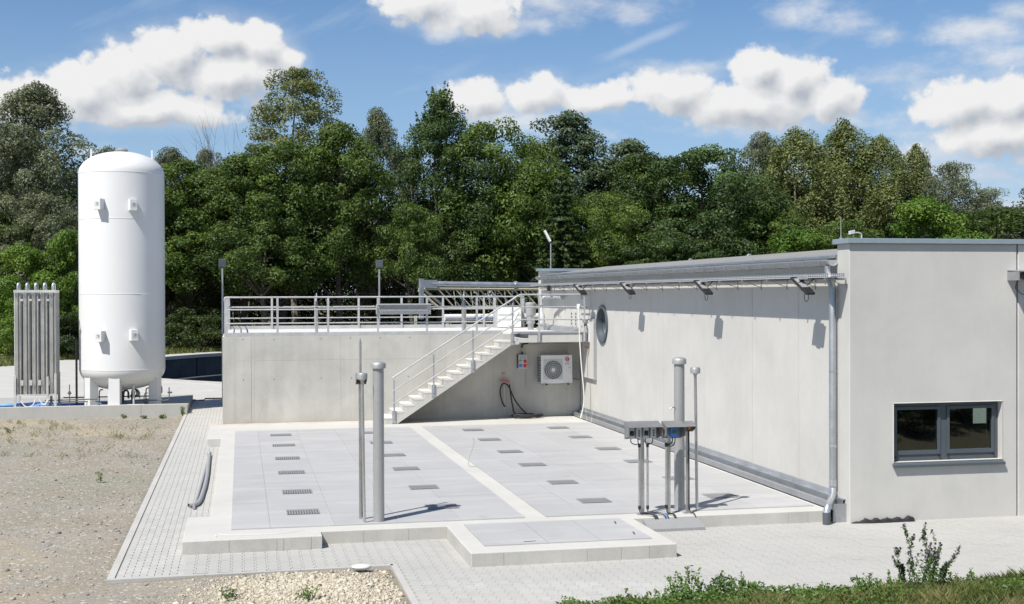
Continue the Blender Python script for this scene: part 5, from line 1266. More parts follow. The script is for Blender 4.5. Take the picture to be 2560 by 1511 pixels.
# ------------------------------------------------------------------ scraper bridge beyond the platform
br_ = thing('truss_bridge', 'pale yellow lattice truss bridge with a galvanised pipe on top, beyond the platform', 'bridge', (9.5, 13, 2.6))
A0 = Vector((7.4, 12.2, 0)); A1 = Vector((13.2, 13.6, 0))
def AT(t_, z, off=0.0):
    d_ = (A1 - A0).normalized(); nn = Vector((-d_.y, d_.x, 0)); q = A0 + (A1 - A0)*t_ + nn*off; return Vector((q.x, q.y, z))
for off in (0.0, 0.7):
    m_ = MB(); m_.tube([AT(0.02, 3.84, off), AT(1, 3.80, off)], 0.045, 8); m_.build('top_chord', M['yellow'], br_, smooth=True)
    m_ = MB(); m_.tube([AT(0.16, 3.06, off), AT(1, 3.06, off)], 0.05, 8); m_.build('bottom_chord', M['yellow'], br_, smooth=True)
    m_ = MB(); m_.tube([AT(0.02, 3.78, off), AT(0.17, 3.06, off)], 0.05, 8); m_.build('end_brace', M['yellow'], br_, smooth=True)
    for k in range(7):
        t_ = 0.17 + k*0.125
        m_ = MB(); m_.tube([AT(t_ + 0.11, 3.07, off), AT(t_ - 0.01, 3.82, off)], 0.026, 6); m_.build('diagonal', M['yellow'], br_)
        m_ = MB(); m_.tube([AT(t_ + 0.12, 3.07, off), AT(t_ + 0.10, 3.82, off)], 0.018, 6); m_.build('vertical', M['yellow'], br_)
m_ = MB(); m_.tube([AT(0.05, 4.03, -0.2), AT(1, 3.96, -0.2)], 0.105, 14); m_.build('pipe', M['galv_light'], br_, smooth=True)
m_ = MB(); m_.cyl(AT(0.65, 3.99, -0.2), AT(0.665, 3.99, -0.2), 0.15, None, 14); m_.build('pipe_flange', M['galv'], br_)
m_ = MB(); m_.obox(AT(0.03, 4.03, -0.2), (0.32, 0.08, 0), (-0.02, 0.09, 0), (0, 0, 0.15)); m_.build('end_box', M['galv'], br_)
m_ = MB(); m_.obox(AT(-0.02, 3.45, -0.2), (0.07, 0.02, 0), (-0.02, 0.09, 0), (0, 0, 0.78)); m_.build('end_post', M['galv'], br_)
mv = thing('white_tube_body', 'white horizontal tank with blue marks under the truss bridge', 'tank', (9.0, 11.6, 2.4))
m_ = MB(); m_.tube([AT(0.12, 2.72, -0.5), AT(0.8, 2.72, -0.5)], 0.13, 14); m_.build('barrel', M['white'], mv, smooth=True)
for t_, w_ in ((0.33, 0.05), (0.37, 0.03), (0.41, 0.03), (0.47, 0.09), (0.52, 0.12)):
    a_ = AT(t_, 2.73, -0.636); d_ = (A1 - A0).normalized()
    m_ = MB(); m_.obox(a_, d_*w_, Vector((-d_.y, d_.x, 0))*0.003, Vector((0.03, 0, 0.07))); m_.build('blue_mark', M['blue'], mv)
for t_ in (-0.08, 0.14):
    m_ = MB(); m_.obox(AT(t_, 1.6, -0.5), (0.05, 0, 0), (0, 0.06, 0), (0, 0, 1.2)); m_.build('frame_leg', M['yellow'], mv)
m_ = MB(); m_.obox(AT(0.03, 2.45, -0.5), (0.5, 0.1, 0), (0, 0.1, 0), (0, 0, 0.1)); m_.obox(AT(0.03, 2.1, -0.5), (0.35, 0.1, 0), (0, 0.15, 0), (0, 0, 0.18)); m_.build('drive_unit', M['dgrey'], mv)
m_ = MB(); m_.cyl(AT(0.40, 0.2, -0.6), AT(0.40, 2.55, -0.6), 0.03, None, 6); m_.build('marker_pole', M['red'], mv)

# ------------------------------------------------------------------ lamp poles behind
def flood_pole(x, y, zt_, z0_, tilt, label, head='dark'):
    f = thing('floodlight_pole', label, 'lamp post', (x, y, z0_))
    m_ = MB(); m_.cyl((x, y, z0_), (x, y, zt_ - 0.28), 0.036 if head == 'dark' else 0.03, 0.03 if head == 'dark' else 0.024, 10); m_.build('pole', M['galv'], f, smooth=True)
    if head == 'dark':
        m_ = MB(); m_.obox((x, y - 0.03, zt_ - 0.13), (0.125, 0, 0), (0, 0.03, tilt*0.03), (0, -tilt*0.13, 0.13)); m_.build('lamp_head', M['dgrey'], f, bevel=0.01)
        m_ = MB(); m_.obox((x, y - 0.062, zt_ - 0.13), (0.10, 0, 0), (0, 0.002, 0), (0, -tilt*0.10, 0.10)); m_.build('lamp_glass', M['frame'], f)
        m_ = MB(); m_.box(x - 0.09, x + 0.09, y - 0.03, y + 0.03, zt_ - 0.31, zt_ - 0.27); m_.build('yoke', M['black'], f)
    else:
        m_ = MB(); m_.obox((x - 0.12, y, zt_ - 0.13), (0.10, 0, -0.19), (0, 0.07, 0), (0.03, 0, 0.02)); m_.build('lamp_head', M['white_box'], f, bevel=0.01)
        m_ = MB(); m_.obox((x - 0.01, y, zt_ - 0.31), (0.03, 0, -0.05), (0, 0.04, 0), (0.03, 0, 0.02)); m_.build('head_joint', M['black'], f)
flood_pole(-0.10, 8.0, 4.85, -0.2, 0.2, 'thin lamp pole with dark floodlight at the left end of the platform')
flood_pole(5.28, 8.0, 4.83, -0.2, 0.05, 'thin lamp pole with dark square floodlight behind the platform railing')
flood_pole(11.25, 7.0, 5.80, -0.2, 0.0, 'slim lamp pole with slanted white head behind the far end of the building', 'white')

# ------------------------------------------------------------------ vegetation materials
def leaf_mat(name, c0, c1, trans=0.34, rough=0.55):
    mt, t, bs = new_mat(name)
    at = t.node('ShaderNodeAttribute', attribute_name='tint'); oi = t.node('ShaderNodeObjectInfo')
    f = t.math('ADD', at.outputs['Fac'], t.mrange(oi.outputs['Random'], 0, 1, -0.18, 0.18), clamp=True)
    c = t.mix(f, c0, c1)
    df = t.node('ShaderNodeBsdfDiffuse'); t.l.new(c, df.inputs[0])
    tl = t.node('ShaderNodeBsdfTranslucent'); t.l.new(t.vec('MULTIPLY', c, (1.25, 1.2, 0.7)), tl.inputs[0])
    gs_ = t.node('ShaderNodeBsdfGlossy'); gs_.inputs['Roughness'].default_value = rough; gs_.inputs[0].default_value = (0.6, 0.62, 0.6, 1)
    m1 = t.node('ShaderNodeMixShader'); m1.inputs[0].default_value = trans; t.l.new(df.outputs[0], m1.inputs[1]); t.l.new(tl.outputs[0], m1.inputs[2])
    m2 = t.node('ShaderNodeMixShader'); m2.inputs[0].default_value = 0.035; t.l.new(m1.outputs[0], m2.inputs[1]); t.l.new(gs_.outputs[0], m2.inputs[2])
    out = [nd for nd in t.n if nd.type == 'OUTPUT_MATERIAL'][0]; t.l.new(m2.outputs[0], out.inputs[0]); t.n.remove(bs)
    return mt
LM = {
 'D': leaf_mat('leaf_dark_green', (0.036, 0.066, 0.013), (0.112, 0.172, 0.032)),
 'G': leaf_mat('leaf_mid_green', (0.050, 0.092, 0.016), (0.145, 0.212, 0.038)),
 'M': leaf_mat('leaf_maple', (0.030, 0.060, 0.017), (0.092, 0.148, 0.040)),
 'P': leaf_mat('leaf_cherry', (0.046, 0.086, 0.024), (0.125, 0.186, 0.050)),
 'W': leaf_mat('leaf_willow_silver', (0.085, 0.108, 0.058), (0.215, 0.240, 0.150)),
 'O': leaf_mat('leaf_olive_willow', (0.105, 0.140, 0.042), (0.255, 0.280, 0.110)),
 'T': leaf_mat('leaf_pale_poplar', (0.095, 0.122, 0.038), (0.230, 0.250, 0.105)),
 'A': leaf_mat('leaf_ash', (0.055, 0.090, 0.045), (0.145, 0.190, 0.100)),
 'B': leaf_mat('leaf_bright_green', (0.062, 0.130, 0.014), (0.165, 0.260, 0.034)),
 'S': leaf_mat('needle_spruce', (0.028, 0.052, 0.016), (0.082, 0.118, 0.034), 0.1),
 'R': leaf_mat('leaf_purple', (0.040, 0.034, 0.028), (0.090, 0.075, 0.060)),
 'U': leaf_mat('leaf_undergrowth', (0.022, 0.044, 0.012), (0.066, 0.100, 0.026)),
}
M['bark'] = simple('bark', (0.085, 0.072, 0.056), 0.9, 0, 0.2, 0.3, 6)
M['barkpale'] = simple('bark_pale', (0.20, 0.18, 0.15), 0.9, 0, 0.2, 0.25, 6)

def leaf_quads(centers, normals, length, width, rnd, droop=0.3):
    """one kite-shaped folded leaf cluster per centre"""
    n = len(centers)
    nrm = normals / np.linalg.norm(normals, axis=1, keepdims=True)
    ref = rnd.normal(size=(n, 3)); ref[:, 2] -= droop
    ax = ref - nrm * np.sum(ref*nrm, 1, keepdims=True); ax /= np.linalg.norm(ax, axis=1, keepdims=True) + 1e-9
    bx = np.cross(nrm, ax)
    L = (length * rnd.uniform(0.6, 1.35, n))[:, None]; Wd = (width * rnd.uniform(0.7, 1.3, n))[:, None]
    v = np.empty((n, 4, 3))
    v[:, 0] = centers - ax*L*0.5; v[:, 1] = centers + bx*Wd*0.5 - nrm*Wd*0.15; v[:, 2] = centers + ax*L*0.5 - np.array([0, 0, 1])*L*0.12; v[:, 3] = centers - bx*Wd*0.5 - nrm*Wd*0.15
    return v.reshape(-1, 3), np.arange(4*n).reshape(n, 4)
PROFILE = {
 'round': lambda t: np.sqrt(np.clip(1 - (2*t - 0.9)**2 / 1.22, 0.02, 1)),
 'oval': lambda t: np.clip(np.sin(np.pi*np.clip(0.12 + 0.88*t, 0, 1))**0.6, 0.08, 1),
 'cone': lambda t: np.clip(1.05*(1 - t)**0.75, 0.05, 1) * np.clip(t*6 + 0.55, 0, 1),
 'spire': lambda t: np.clip(np.where(t < 0.45, 0.8 + 0.2*np.sin(np.pi*t/0.9), (1 - t)/0.55)**0.8, 0.06, 1),
 'bush': lambda t: np.sqrt(np.clip(1 - t**2, 0.02, 1)),
}
def make_tree(seed, kind, H, Rd, base, prof, n_cl, cl_r, n_leaf, ll, lw, up=0.35, stretch=1.0, inner=0.45, bark='bark', trunk_r=0.24, n_limb=9, lobes=0.22, limbs_visible=1.0):
    """returns (trunk mesh object data, crown mesh data), foot at the origin, height H, half width about Rd"""
    rnd = np.random.RandomState(seed); pf = PROFILE[prof]
    airy = kind in 'WTOA'
    n_cl = int(n_cl*(1.15 if airy else 0.85)); n_leaf = int(n_leaf*(4.2 if airy else 4.0)); ll *= (0.70 if airy else 0.58); lw *= (1.0 if airy else 0.66); cl_r *= 1.08
    t = rnd.uniform(0, 1, n_cl)**0.85
    an = rnd.uniform(0, 2*np.pi, n_cl)
    ph = rnd.uniform(0, 6.28, 4)
    lob = 1 + lobes*(0.6*np.sin(2*an + ph[0] + 3*t) + 0.5*np.sin(3*an + ph[1] - 5*t) + 0.4*np.sin(7*t*2 + ph[2]))
    rho = np.clip(rnd.beta(3.2, 0.9, n_cl), inner*rnd.uniform(0, 1, n_cl), 1)
    rr_ = Rd * pf(t) * rho * lob
    C = np.stack([rr_*np.cos(an), rr_*np.sin(an), base + (H - base - cl_r*0.6)*t], 1)
    cr = cl_r * rnd.uniform(0.55, 1.35, n_cl) * (1 - 0.25*t)
    per = np.maximum(6, (n_leaf * (cr/cl_r)**2).astype(int))
    ci = np.repeat(np.arange(n_cl), per); n = len(ci)
    d = rnd.normal(size=(n, 3)); d[:, 2] += up; d /= np.linalg.norm(d, axis=1, keepdims=True)
    sh = rnd.uniform(0.35, 1.0, n)**0.5
    off = d * (cr[ci]*sh)[:, None]
    # each spray is drawn out along its branch, outward and a little down, or upright for plumed kinds
    od = np.stack([np.cos(an), np.sin(an), rnd.uniform(-0.55, 0.35, n_cl)], 1); od /= np.linalg.norm(od, axis=1, keepdims=True)
    el_ = rnd.uniform(0.15, 0.8, n_cl) if stretch < 1.5 else np.zeros(n_cl)
    along = np.sum(off*od[ci], 1)
    off = off*(1 - 0.22*(el_[ci] > 0))[:, None] + od[ci]*(along*el_[ci])[:, None]
    off[:, 2] *= (0.85 if stretch < 1.5 else stretch*0.8); off[:, :2] *= 1.0/math.sqrt(max(1.0, stretch*0.8))
    pos_ = C[ci] + off
    nrm = d*1.05 + rnd.normal(size=(n, 3))*0.55 + np.array([0, 0, 0.2])
    V, F = leaf_quads(pos_, nrm, ll, lw, rnd)
    tint_c = np.clip(rnd.normal(0.40, 0.27, n_cl), 0, 0.95)
    tint = np.clip(tint_c[ci] + rnd.normal(0, 0.10, n), 0, 1)
    A = np.repeat(tint, 4)
    crown = np_mesh('crown', V, F, LM[kind], attr=A)
    # trunk and limbs
    m_ = MB(); top = base + (H - base)*0.80
    tp_ = [(0, 0, -0.3)]; x_ = y_ = 0.0
    for k in range(1, 7):
        x_ += rnd.uniform(-0.22, 0.22); y_ += rnd.uniform(-0.22, 0.22); tp_.append((x_, y_, top*k/6))
    rs_ = [trunk_r*1.25] + [trunk_r*(1 - 0.86*k/6) for k in range(1, 7)]
    m_.tube(tp_, rs_, 7)
    order = np.argsort(-cr)[:n_limb*3]
    for q in order[:n_limb*2 if limbs_visible > 0.5 else n_limb]:
        c_ = C[q]; zq = max(base*0.55, c_[2] - rnd.uniform(0.25, 0.5)*np.hypot(c_[0], c_[1])*1.6 - 0.4)
        k = min(5.9, max(0, zq/top*6)); i0 = int(k); fr = k - i0
        p0 = Vector(tp_[i0]).lerp(Vector(tp_[min(i0+1, 6)]), fr)
        mid = p0.lerp(Vector(c_), 0.5) + Vector((rnd.uniform(-.3, .3), rnd.uniform(-.3, .3), rnd.uniform(0.0, 0.4)))
        r0 = trunk_r*0.42*(1 - 0.6*zq/H)
        m_.tube([p0, mid, Vector(c_)], [r0, r0*0.65, r0*0.2], 5)
        for s_ in range(2):
            e_ = Vector(c_) + Vector((rnd.uniform(-1, 1), rnd.uniform(-1, 1), rnd.uniform(0, 0.8)))*cr[q]*0.8
            m_.tube([Vector(c_).lerp(mid, 0.3), e_], [r0*0.3, r0*0.08], 4)
    trunk = m_.build('trunk', M[bark])
    return trunk, crown
def make_spruce(seed, H, Rd):
    rnd = np.random.RandomState(seed); Vs = []; Ns = []
    m_ = MB(); m_.tube([(0, 0, -0.3), (0, 0, H*0.5), (0, 0, H)], [0.22, 0.13, 0.02], 7)
    nw = 30
    for w in range(nw):
        t = w / nw; z = 0.6 + (H - 0.7)*t; rad = Rd*(1 - t)**0.8*rnd.uniform(0.85, 1.12) + 0.12
        nb = int(8 + 4*(1 - t))
        for b in range(nb):
            a = 2*np.pi*(b + rnd.uniform(-.3, .3))/nb + w*0.7
            L = rad*rnd.uniform(0.75, 1.15); ns = int(10 + L*16)
            s_ = rnd.uniform(0.1, 1, ns*3)
            r_ = s_*L; dz = -0.10*r_ - 0.16*r_*r_/max(L, .3) + 0.12*(s_ > 0.85)
            w_ = rnd.normal(0, 0.16, ns*3)*(1.1 - s_*0.75)*min(1, L)
            px_ = np.cos(a)*r_ - np.sin(a)*w_; py_ = np.sin(a)*r_ + np.cos(a)*w_
            Vs.append(np.stack([px_, py_, z + dz - np.abs(w_)*0.6 - rnd.uniform(0, 0.16, ns*3)], 1))
            nn = rnd.normal(0, 0.35, (ns*3, 3)); nn[:, 2] += 0.8; nn[:, 0] += np.cos(a)*0.4; nn[:, 1] += np.sin(a)*0.4; Ns.append(nn)
    Pp = np.concatenate(Vs); Nn = np.concatenate(Ns)
    V, F = leaf_quads(Pp, Nn, 0.26, 0.085, rnd, droop=0.9)
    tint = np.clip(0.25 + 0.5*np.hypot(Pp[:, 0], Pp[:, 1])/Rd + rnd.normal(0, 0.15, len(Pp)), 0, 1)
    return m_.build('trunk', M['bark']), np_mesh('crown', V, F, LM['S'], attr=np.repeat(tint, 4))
def make_bare(seed, H, Rd):
    rnd = np.random.RandomState(seed); m_ = MB(); tips = []
    def grow(p, d, L, r, lev):
        q = p + d*L; m_.tube([p, p.lerp(q, 0.5) + Vector(rnd.uniform(-.08, .08, 3)*L), q], [r, r*0.8, r*0.55], 5)
        if lev == 0: tips.append(q); return
        for k in range(rnd.randint(2, 4)):
            nd = (d + Vector(rnd.uniform(-0.55, 0.55, 3)) + Vector((0, 0, 0.22))).normalized(); grow(q, nd, L*rnd.uniform(0.6, 0.85), r*0.55, lev - 1)
    for k in range(4):
        a = 2*math.pi*k/4 + 0.4
        grow(Vector((0.3*math.cos(a), 0.3*math.sin(a), 0)), Vector((0.16*math.cos(a), 0.16*math.sin(a), 1)).normalized(), H*0.36, 0.10, 4)
    trunk = m_.build('trunk', M['barkpale'])
    Pp = np.array([list(q) for q in tips]); idx_ = rnd.randint(0, len(Pp), 700)
    pos_ = Pp[idx_] + rnd.normal(0, 0.35, (700, 3)); sel = pos_[:, 2] < H*0.85
    V, F = leaf_quads(pos_[sel], rnd.normal(size=(sel.sum(), 3)) + [0, 0, .4], 0.2, 0.08, rnd)
    return trunk, np_mesh('crown', V, F, LM['T'], attr=rnd.uniform(0.1, 0.8, len(V)))
def add_spikes(crown_args, seed, kind, H, Rd, n_sp):
    """upright leafy shoots that break the crown outline"""
    rnd = np.random.RandomState(seed); Pp = []; Nn = []; 
    for k in range(n_sp):
        a = rnd.uniform(0, 2*np.pi); t = rnd.uniform(0.6, 1.0); r_ = Rd*max(0.0, (1.0 - t)/0.5)**0.8*rnd.uniform(0.55, 1.0)
        b = np.array([r_*np.cos(a), r_*np.sin(a), H*(t*0.95) - 0.3]); L = rnd.uniform(1.0, 1.9)
        d = np.array([np.cos(a)*0.35, np.sin(a)*0.35, 1.0]); d /= np.linalg.norm(d)
        s_ = rnd.uniform(0, 1, 46); Pp.append(b + d*(s_*L)[:, None] + rnd.normal(0, 0.085, (46, 3))*(1.25 - s_)[:, None]); Nn.append(rnd.normal(size=(46, 3)) + d*0.4)
    Pp = np.concatenate(Pp); Nn = np.concatenate(Nn)
    V, F = leaf_quads(Pp, Nn, 0.24, 0.12, rnd); return V, F, rnd.uniform(0.1, 0.6, len(V))
PROTO = {}
def proto(key, pair): PROTO[key] = pair
proto('W0', make_tree(1, 'W', 16, 3.6, 2.2, 'oval', 150, 0.95, 95, 0.26, 0.085, 0.3, 1.25, lobes=0.34, bark='bark'))
proto('W1', make_tree(2, 'W', 14, 3.4, 1.2, 'round', 160, 0.95, 80, 0.26, 0.085, 0.3, 1.2, lobes=0.24))
proto('T0', make_tree(3, 'T', 20, 3.3, 7.0, 'oval', 150, 0.80, 58, 0.26, 0.09, 0.2, 1.15, lobes=0.24, bark='barkpale', inner=0.2))
proto('D0', make_tree(4, 'D', 15, 3.6, 4.6, 'oval', 165, 1.0, 85, 0.30, 0.17, 0.3, 0.85, lobes=0.26))
proto('D1', make_tree(5, 'D', 15, 3.6, 4.2, 'round', 165, 1.05, 85, 0.30, 0.17, 0.3, 0.8, lobes=0.3))
proto('G0', make_tree(6, 'G', 15, 3.5, 4.4, 'oval', 160, 1.0, 85, 0.30, 0.16, 0.3, 0.85, lobes=0.3))
proto('G1', make_tree(7, 'G', 13, 3.5, 3.4, 'round', 150, 1.0, 85, 0.28, 0.16, 0.3, 0.9, lobes=0.3))
proto('M0', make_tree(8, 'M', 15, 5.2, 2.4, 'round', 230, 1.05, 95, 0.30, 0.20, 0.4, 0.7, lobes=0.2))
proto('O0', make_tree(9, 'O', 17, 3.6, 1.5, 'oval', 165, 0.9, 85, 0.27, 0.10, 0.35, 1.9, lobes=0.34, bark='barkpale'))
proto('O1', make_tree(10, 'O', 17, 3.4, 1.5, 'spire', 155, 0.9, 85, 0.27, 0.10, 0.35, 2.0, lobes=0.36, bark='barkpale'))
proto('A0', make_tree(11, 'A', 17, 3.0, 5.0, 'oval', 135, 0.80, 62, 0.27, 0.13, 0.3, 0.9, lobes=0.26, inner=0.15))
proto('B0', make_tree(12, 'B', 9, 3.4, 0.4, 'bush', 125, 0.95, 90, 0.27, 0.16, 0.35, 0.8, lobes=0.26, trunk_r=0.14))
proto('B1', make_tree(13, 'B', 8, 2.6, 0.4, 'bush', 95, 0.9, 90, 0.27, 0.16, 0.35, 0.8, lobes=0.3, trunk_r=0.14))
proto('U0', make_tree(14, 'U', 5, 2.8, 0.2, 'bush', 70, 0.85, 80, 0.27, 0.15, 0.3, 0.8, lobes=0.3, trunk_r=0.1))
proto('R0', make_tree(15, 'R', 11, 2.4, 1.5, 'oval', 80, 0.8, 60, 0.26, 0.15, 0.3, 0.9, lobes=0.35))
proto('L0', make_tree(19, 'D', 10, 3.0, 4.6, 'round', 90, 0.9, 85, 0.28, 0.16, 0.3, 0.9, lobes=0.36))
proto('S0', make_spruce(16, 12.5, 3.0))
proto('X0', make_bare(17, 16, 2.4))
pt_, pc_ = make_tree(18, 'P', 18.2, 3.9, 5.0, 'spire', 190, 0.95, 85, 0.28, 0.15, 0.35, 0.85, lobes=0.22)
proto('P0', (pt_, pc_))
PROTO_H = {'W0': 16, 'W1': 14, 'T0': 20, 'D0': 15, 'D1': 15, 'G0': 15, 'G1': 13, 'M0': 15, 'O0': 17, 'O1': 17, 'A0': 17, 'B0': 9, 'B1': 8, 'U0': 5, 'R0': 11, 'S0': 12.5, 'X0': 16, 'P0': 18.8, 'L0': 10}
PROTO_R = {'W0': 3.9, 'W1': 3.7, 'T0': 3.5, 'D0': 3.9, 'D1': 3.9, 'G0': 3.8, 'G1': 3.8, 'M0': 5.5, 'O0': 3.8, 'O1': 3.6, 'A0': 3.2, 'B0': 3.7, 'B1': 2.9, 'U0': 3.0, 'R0': 2.6, 'S0': 3.0, 'X0': 2.4, 'P0': 4.0, 'L0': 3.2}
used_proto = set()
def plant(key, x, y, h, hw, label, cat='tree', name='broadleaf_tree', group=None, spin=None):
    r_ = thing(name, label, cat, (x, y, float(ground_z(x, y)) - 0.05), group)
    tr0, cr0 = PROTO[key]
    hw = hw*(1.22 if key[0] in 'WTOAGDM' else 1.1)
    sc = (hw/PROTO_R[key], hw/PROTO_R[key]*random.uniform(0.95, 1.15), h/PROTO_H[key])
    if key in used_proto: a_, b_ = tr0.copy(), cr0.copy(); col.objects.link(a_); col.objects.link(b_)
    else: a_, b_ = tr0, cr0; used_proto.add(key)
    for o in (a_, b_): o.parent = r_
    r_.scale = sc; r_.rotation_euler = (0, 0, random.uniform(0, 6.28) if spin is None else spin)
    return r_
TREES = [
 ('W0', -12.85, 54, 18.3, 3.6, 'tall silver-green willow behind the vaporiser, highest at the left', 'willow_tree'),
 ('W1', -15.6, 52, 16.8, 2.9, 'silver-green willow cut by the left edge of the picture', 'willow_tree'),
 ('W1', -11.5, 49, 10.6, 2.7, 'lower grey-green willow between the tall left willow and the bright shrubs', 'willow_tree'),
 ('D1', -14.9, 49.5, 9.6, 2.2, 'dark tree in the shade at the left edge, under the willows', 'broadleaf_tree'),
 ('B0', -12.4, 45, 7.1, 2.6, 'bright green shrub directly behind the vaporiser', 'leafy_shrub'),
 ('B1', -9.9, 46, 8.3, 1.9, 'bright green tall shrub between the vaporiser and the white tank', 'leafy_shrub'),
 ('U0', -9.2, 43, 3.0, 2.2, 'low dark shrub on the grass left of the white tank', 'leafy_shrub'),
 ('W1', -10.4, 74, 16.3, 2.4, 'distant grey willow top just above the white tank', 'willow_tree'),
 ('W0', -4.8, 68, 15.5, 2.4, 'distant grey willow just right of the tank dome', 'willow_tree'),
 ('W1', -2.0, 67, 15.6, 2.2, 'distant grey willow below the bare branches', 'willow_tree'),
 ('G0', -3.0, 54, 13.5, 3.6, 'dense green tree directly right of the white tank', 'broadleaf_tree'),
 ('D0', 0.7, 54.5, 13.9, 3.5, 'dense dark green tree under the bare branches', 'broadleaf_tree'),
 ('X0', 0.4, 64, 15.6, 1.9, 'half dead tree with bare pale branches against the sky', 'bare_tree'),
 ('T0', 4.75, 62, 21.6, 3.5, 'tallest airy pale green tree, left of centre', 'poplar_tree'),
 ('D1', 3.6, 54, 14.8, 3.9, 'dark broad tree below the tallest pale tree', 'broadleaf_tree'),
 ('D0', 7.4, 53, 16.1, 3.5, 'dark tree between the tallest pale tree and the slim willow', 'broadleaf_tree'),
 ('W0', 10.5, 57, 17.7, 2.3, 'slim silver willow left of the pointed tree', 'willow_tree'),
 ('P0', 14.84, 55, 19.3, 4.0, 'tall pointed cherry tree with upright shoots near the centre', 'cherry_tree'),
 ('G1', 19.2, 56, 17.2, 4.1, 'broad green tree right of the pointed cherry tree', 'broadleaf_tree'),
 ('A0', 26.3, 62, 18.6, 3.4, 'airy blue-green ash showing sky through its crown', 'ash_tree'),
 ('G0', 21.4, 54, 14.3, 2.8, 'green tree left of the airy ash, in front of it', 'broadleaf_tree'),
 ('S0', 22.7, 50, 12.7, 3.2, 'dark spruce with drooping branches behind the slim lamp pole', 'spruce_tree'),
 ('A0', 30.7, 60, 16.2, 3.2, 'rounded blue-green ash left of the big dark maple', 'ash_tree'),
 ('G1', 26.3, 52, 11.6, 3.0, 'olive green tree between spruce and maple', 'broadleaf_tree'),
 ('M0', 35.4, 55, 15.2, 5.4, 'big round dark maple above the long roof', 'maple_tree'),
 ('D1', 31.9, 57, 14.8, 3.2, 'dark tree merging with the left side of the big maple', 'broadleaf_tree'),
 ('W0', 46.6, 70, 18.2, 2.6, 'distant grey wispy willow behind the olive trees', 'willow_tree'),
 ('O0', 44.0, 57, 16.8, 3.9, 'olive green willow with plumed crown right of the maple', 'willow_tree'),
 ('O1', 48.9, 59, 17.9, 3.9, 'highest olive green willow on the right', 'willow_tree'),
 ('O0', 52.6, 60, 16.8, 2.9, 'olive willow right of the highest one', 'willow_tree'),
 ('O1', 56.5, 61, 16.2, 2.8, 'slim olive willow before the drooping grey willow', 'willow_tree'),
 ('W1', 57.9, 58, 14.9, 3.0, 'drooping grey willow on the right with pale foliage', 'willow_tree'),
 ('W1', 61.0, 58, 12.7, 2.6, 'last grey willow sloping down at the right', 'willow_tree'),
 ('B0', 47.4, 44, 10.7, 4.2, 'bright green dome-shaped tree above the parapet', 'leafy_shrub'),
 ('D1', 54.2, 46, 10.2, 4.0, 'dark green tree above the parapet at the right edge', 'broadleaf_tree'),
 ('R0', 58.4, 48, 12.4, 1.7, 'purplish tree tip cut by the right edge', 'broadleaf_tree'),
 ('B1', 36.2, 40, 8.4, 3.0, 'bright low shrub just above the roof left of the parapet', 'leafy_shrub'),
 ('G1', 38.9, 39, 8.9, 2.2, 'green shrub behind the lightning rod', 'leafy_shrub'),
 ('D0', 39.2, 52, 10.9, 2.8, 'shaded dark tree at the right foot of the big maple', 'broadleaf_tree'),
 ('L0', 12.0, 50, 10.2, 2.4, 'light green young tree in front of the pointed cherry tree', 'broadleaf_tree'),
 ('L0', 2.2, 50, 9.2, 3.4, 'low dark tree behind the left lamp pole', 'broadleaf_tree'),
 ('M0', 30.2, 50, 8.5, 4.0, 'low dark spreading tree below the ash, above the roof', 'broadleaf_tree'),
 ('D0', -6.3, 55, 12.0, 3.0, 'dark tree hidden behind the white tank, showing at both sides', 'broadleaf_tree'),
 ('U0', -2.2, 51.5, 3.2, 2.6, 'low shrub at the wood edge right of the tank legs', 'leafy_shrub'),
]
for (x, y, h, wh) in ((15.4, -25.6, 1.5, 'at the left of'), (17.6, -26.2, 1.9, 'in the middle of'), (19.8, -26.0, 1.6, 'at the right of')):      # unseen shrubs, added to darken the reflection in the window
    plant('U0', x, y, h, 1.25, 'low unseen shrub added for the dark reflection ' + wh + ' the facade window', 'shrub', 'reflection_shrub', 'unseen shrubs added for the window reflection')
for (k, x, y, h, hw, lb, nm) in TREES:
    plant(k, x, y, h, hw, lb, 'shrub' if 'shrub' in nm else 'tree', nm, 'trees of the wood edge' if 'shrub' not in nm else 'shrubs of the wood edge')
V, F, A = add_spikes(None, 5, 'P', 19.0, 4.2, 90)
pr_root = [o for o in bpy.data.objects if o.name.startswith('cherry_tree')][0]
sh_ = np_mesh('shoots', V, F, LM['P'], parent=pr_root, attr=A); sh_.scale = (1/pr_root.scale.x, 1/pr_root.scale.y, 1/pr_root.scale.z)
for k, (a_, b_) in PROTO.items():
    if k not in used_proto:
        for o in (a_, b_): bpy.data.objects.remove(o, do_unlink=True)
# the wood behind: one dense mass of trunks and foliage in deep shade
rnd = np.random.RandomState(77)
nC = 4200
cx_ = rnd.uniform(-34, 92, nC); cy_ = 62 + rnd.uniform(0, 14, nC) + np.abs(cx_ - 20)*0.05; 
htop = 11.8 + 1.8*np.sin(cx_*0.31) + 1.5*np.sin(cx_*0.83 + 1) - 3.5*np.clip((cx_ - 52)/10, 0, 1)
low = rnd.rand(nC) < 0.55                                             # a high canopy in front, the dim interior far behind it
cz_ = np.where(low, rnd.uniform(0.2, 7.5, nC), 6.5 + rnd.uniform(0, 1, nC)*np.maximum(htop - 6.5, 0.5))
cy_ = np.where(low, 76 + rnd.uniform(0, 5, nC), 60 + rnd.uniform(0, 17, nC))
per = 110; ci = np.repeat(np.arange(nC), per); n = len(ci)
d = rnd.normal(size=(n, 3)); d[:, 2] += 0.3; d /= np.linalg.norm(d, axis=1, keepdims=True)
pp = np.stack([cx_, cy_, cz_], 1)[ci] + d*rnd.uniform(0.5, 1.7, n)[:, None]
V, F = leaf_quads(pp, d + rnd.normal(size=(n, 3))*0.5 + [0, 0, .4], 0.30, 0.19, rnd)
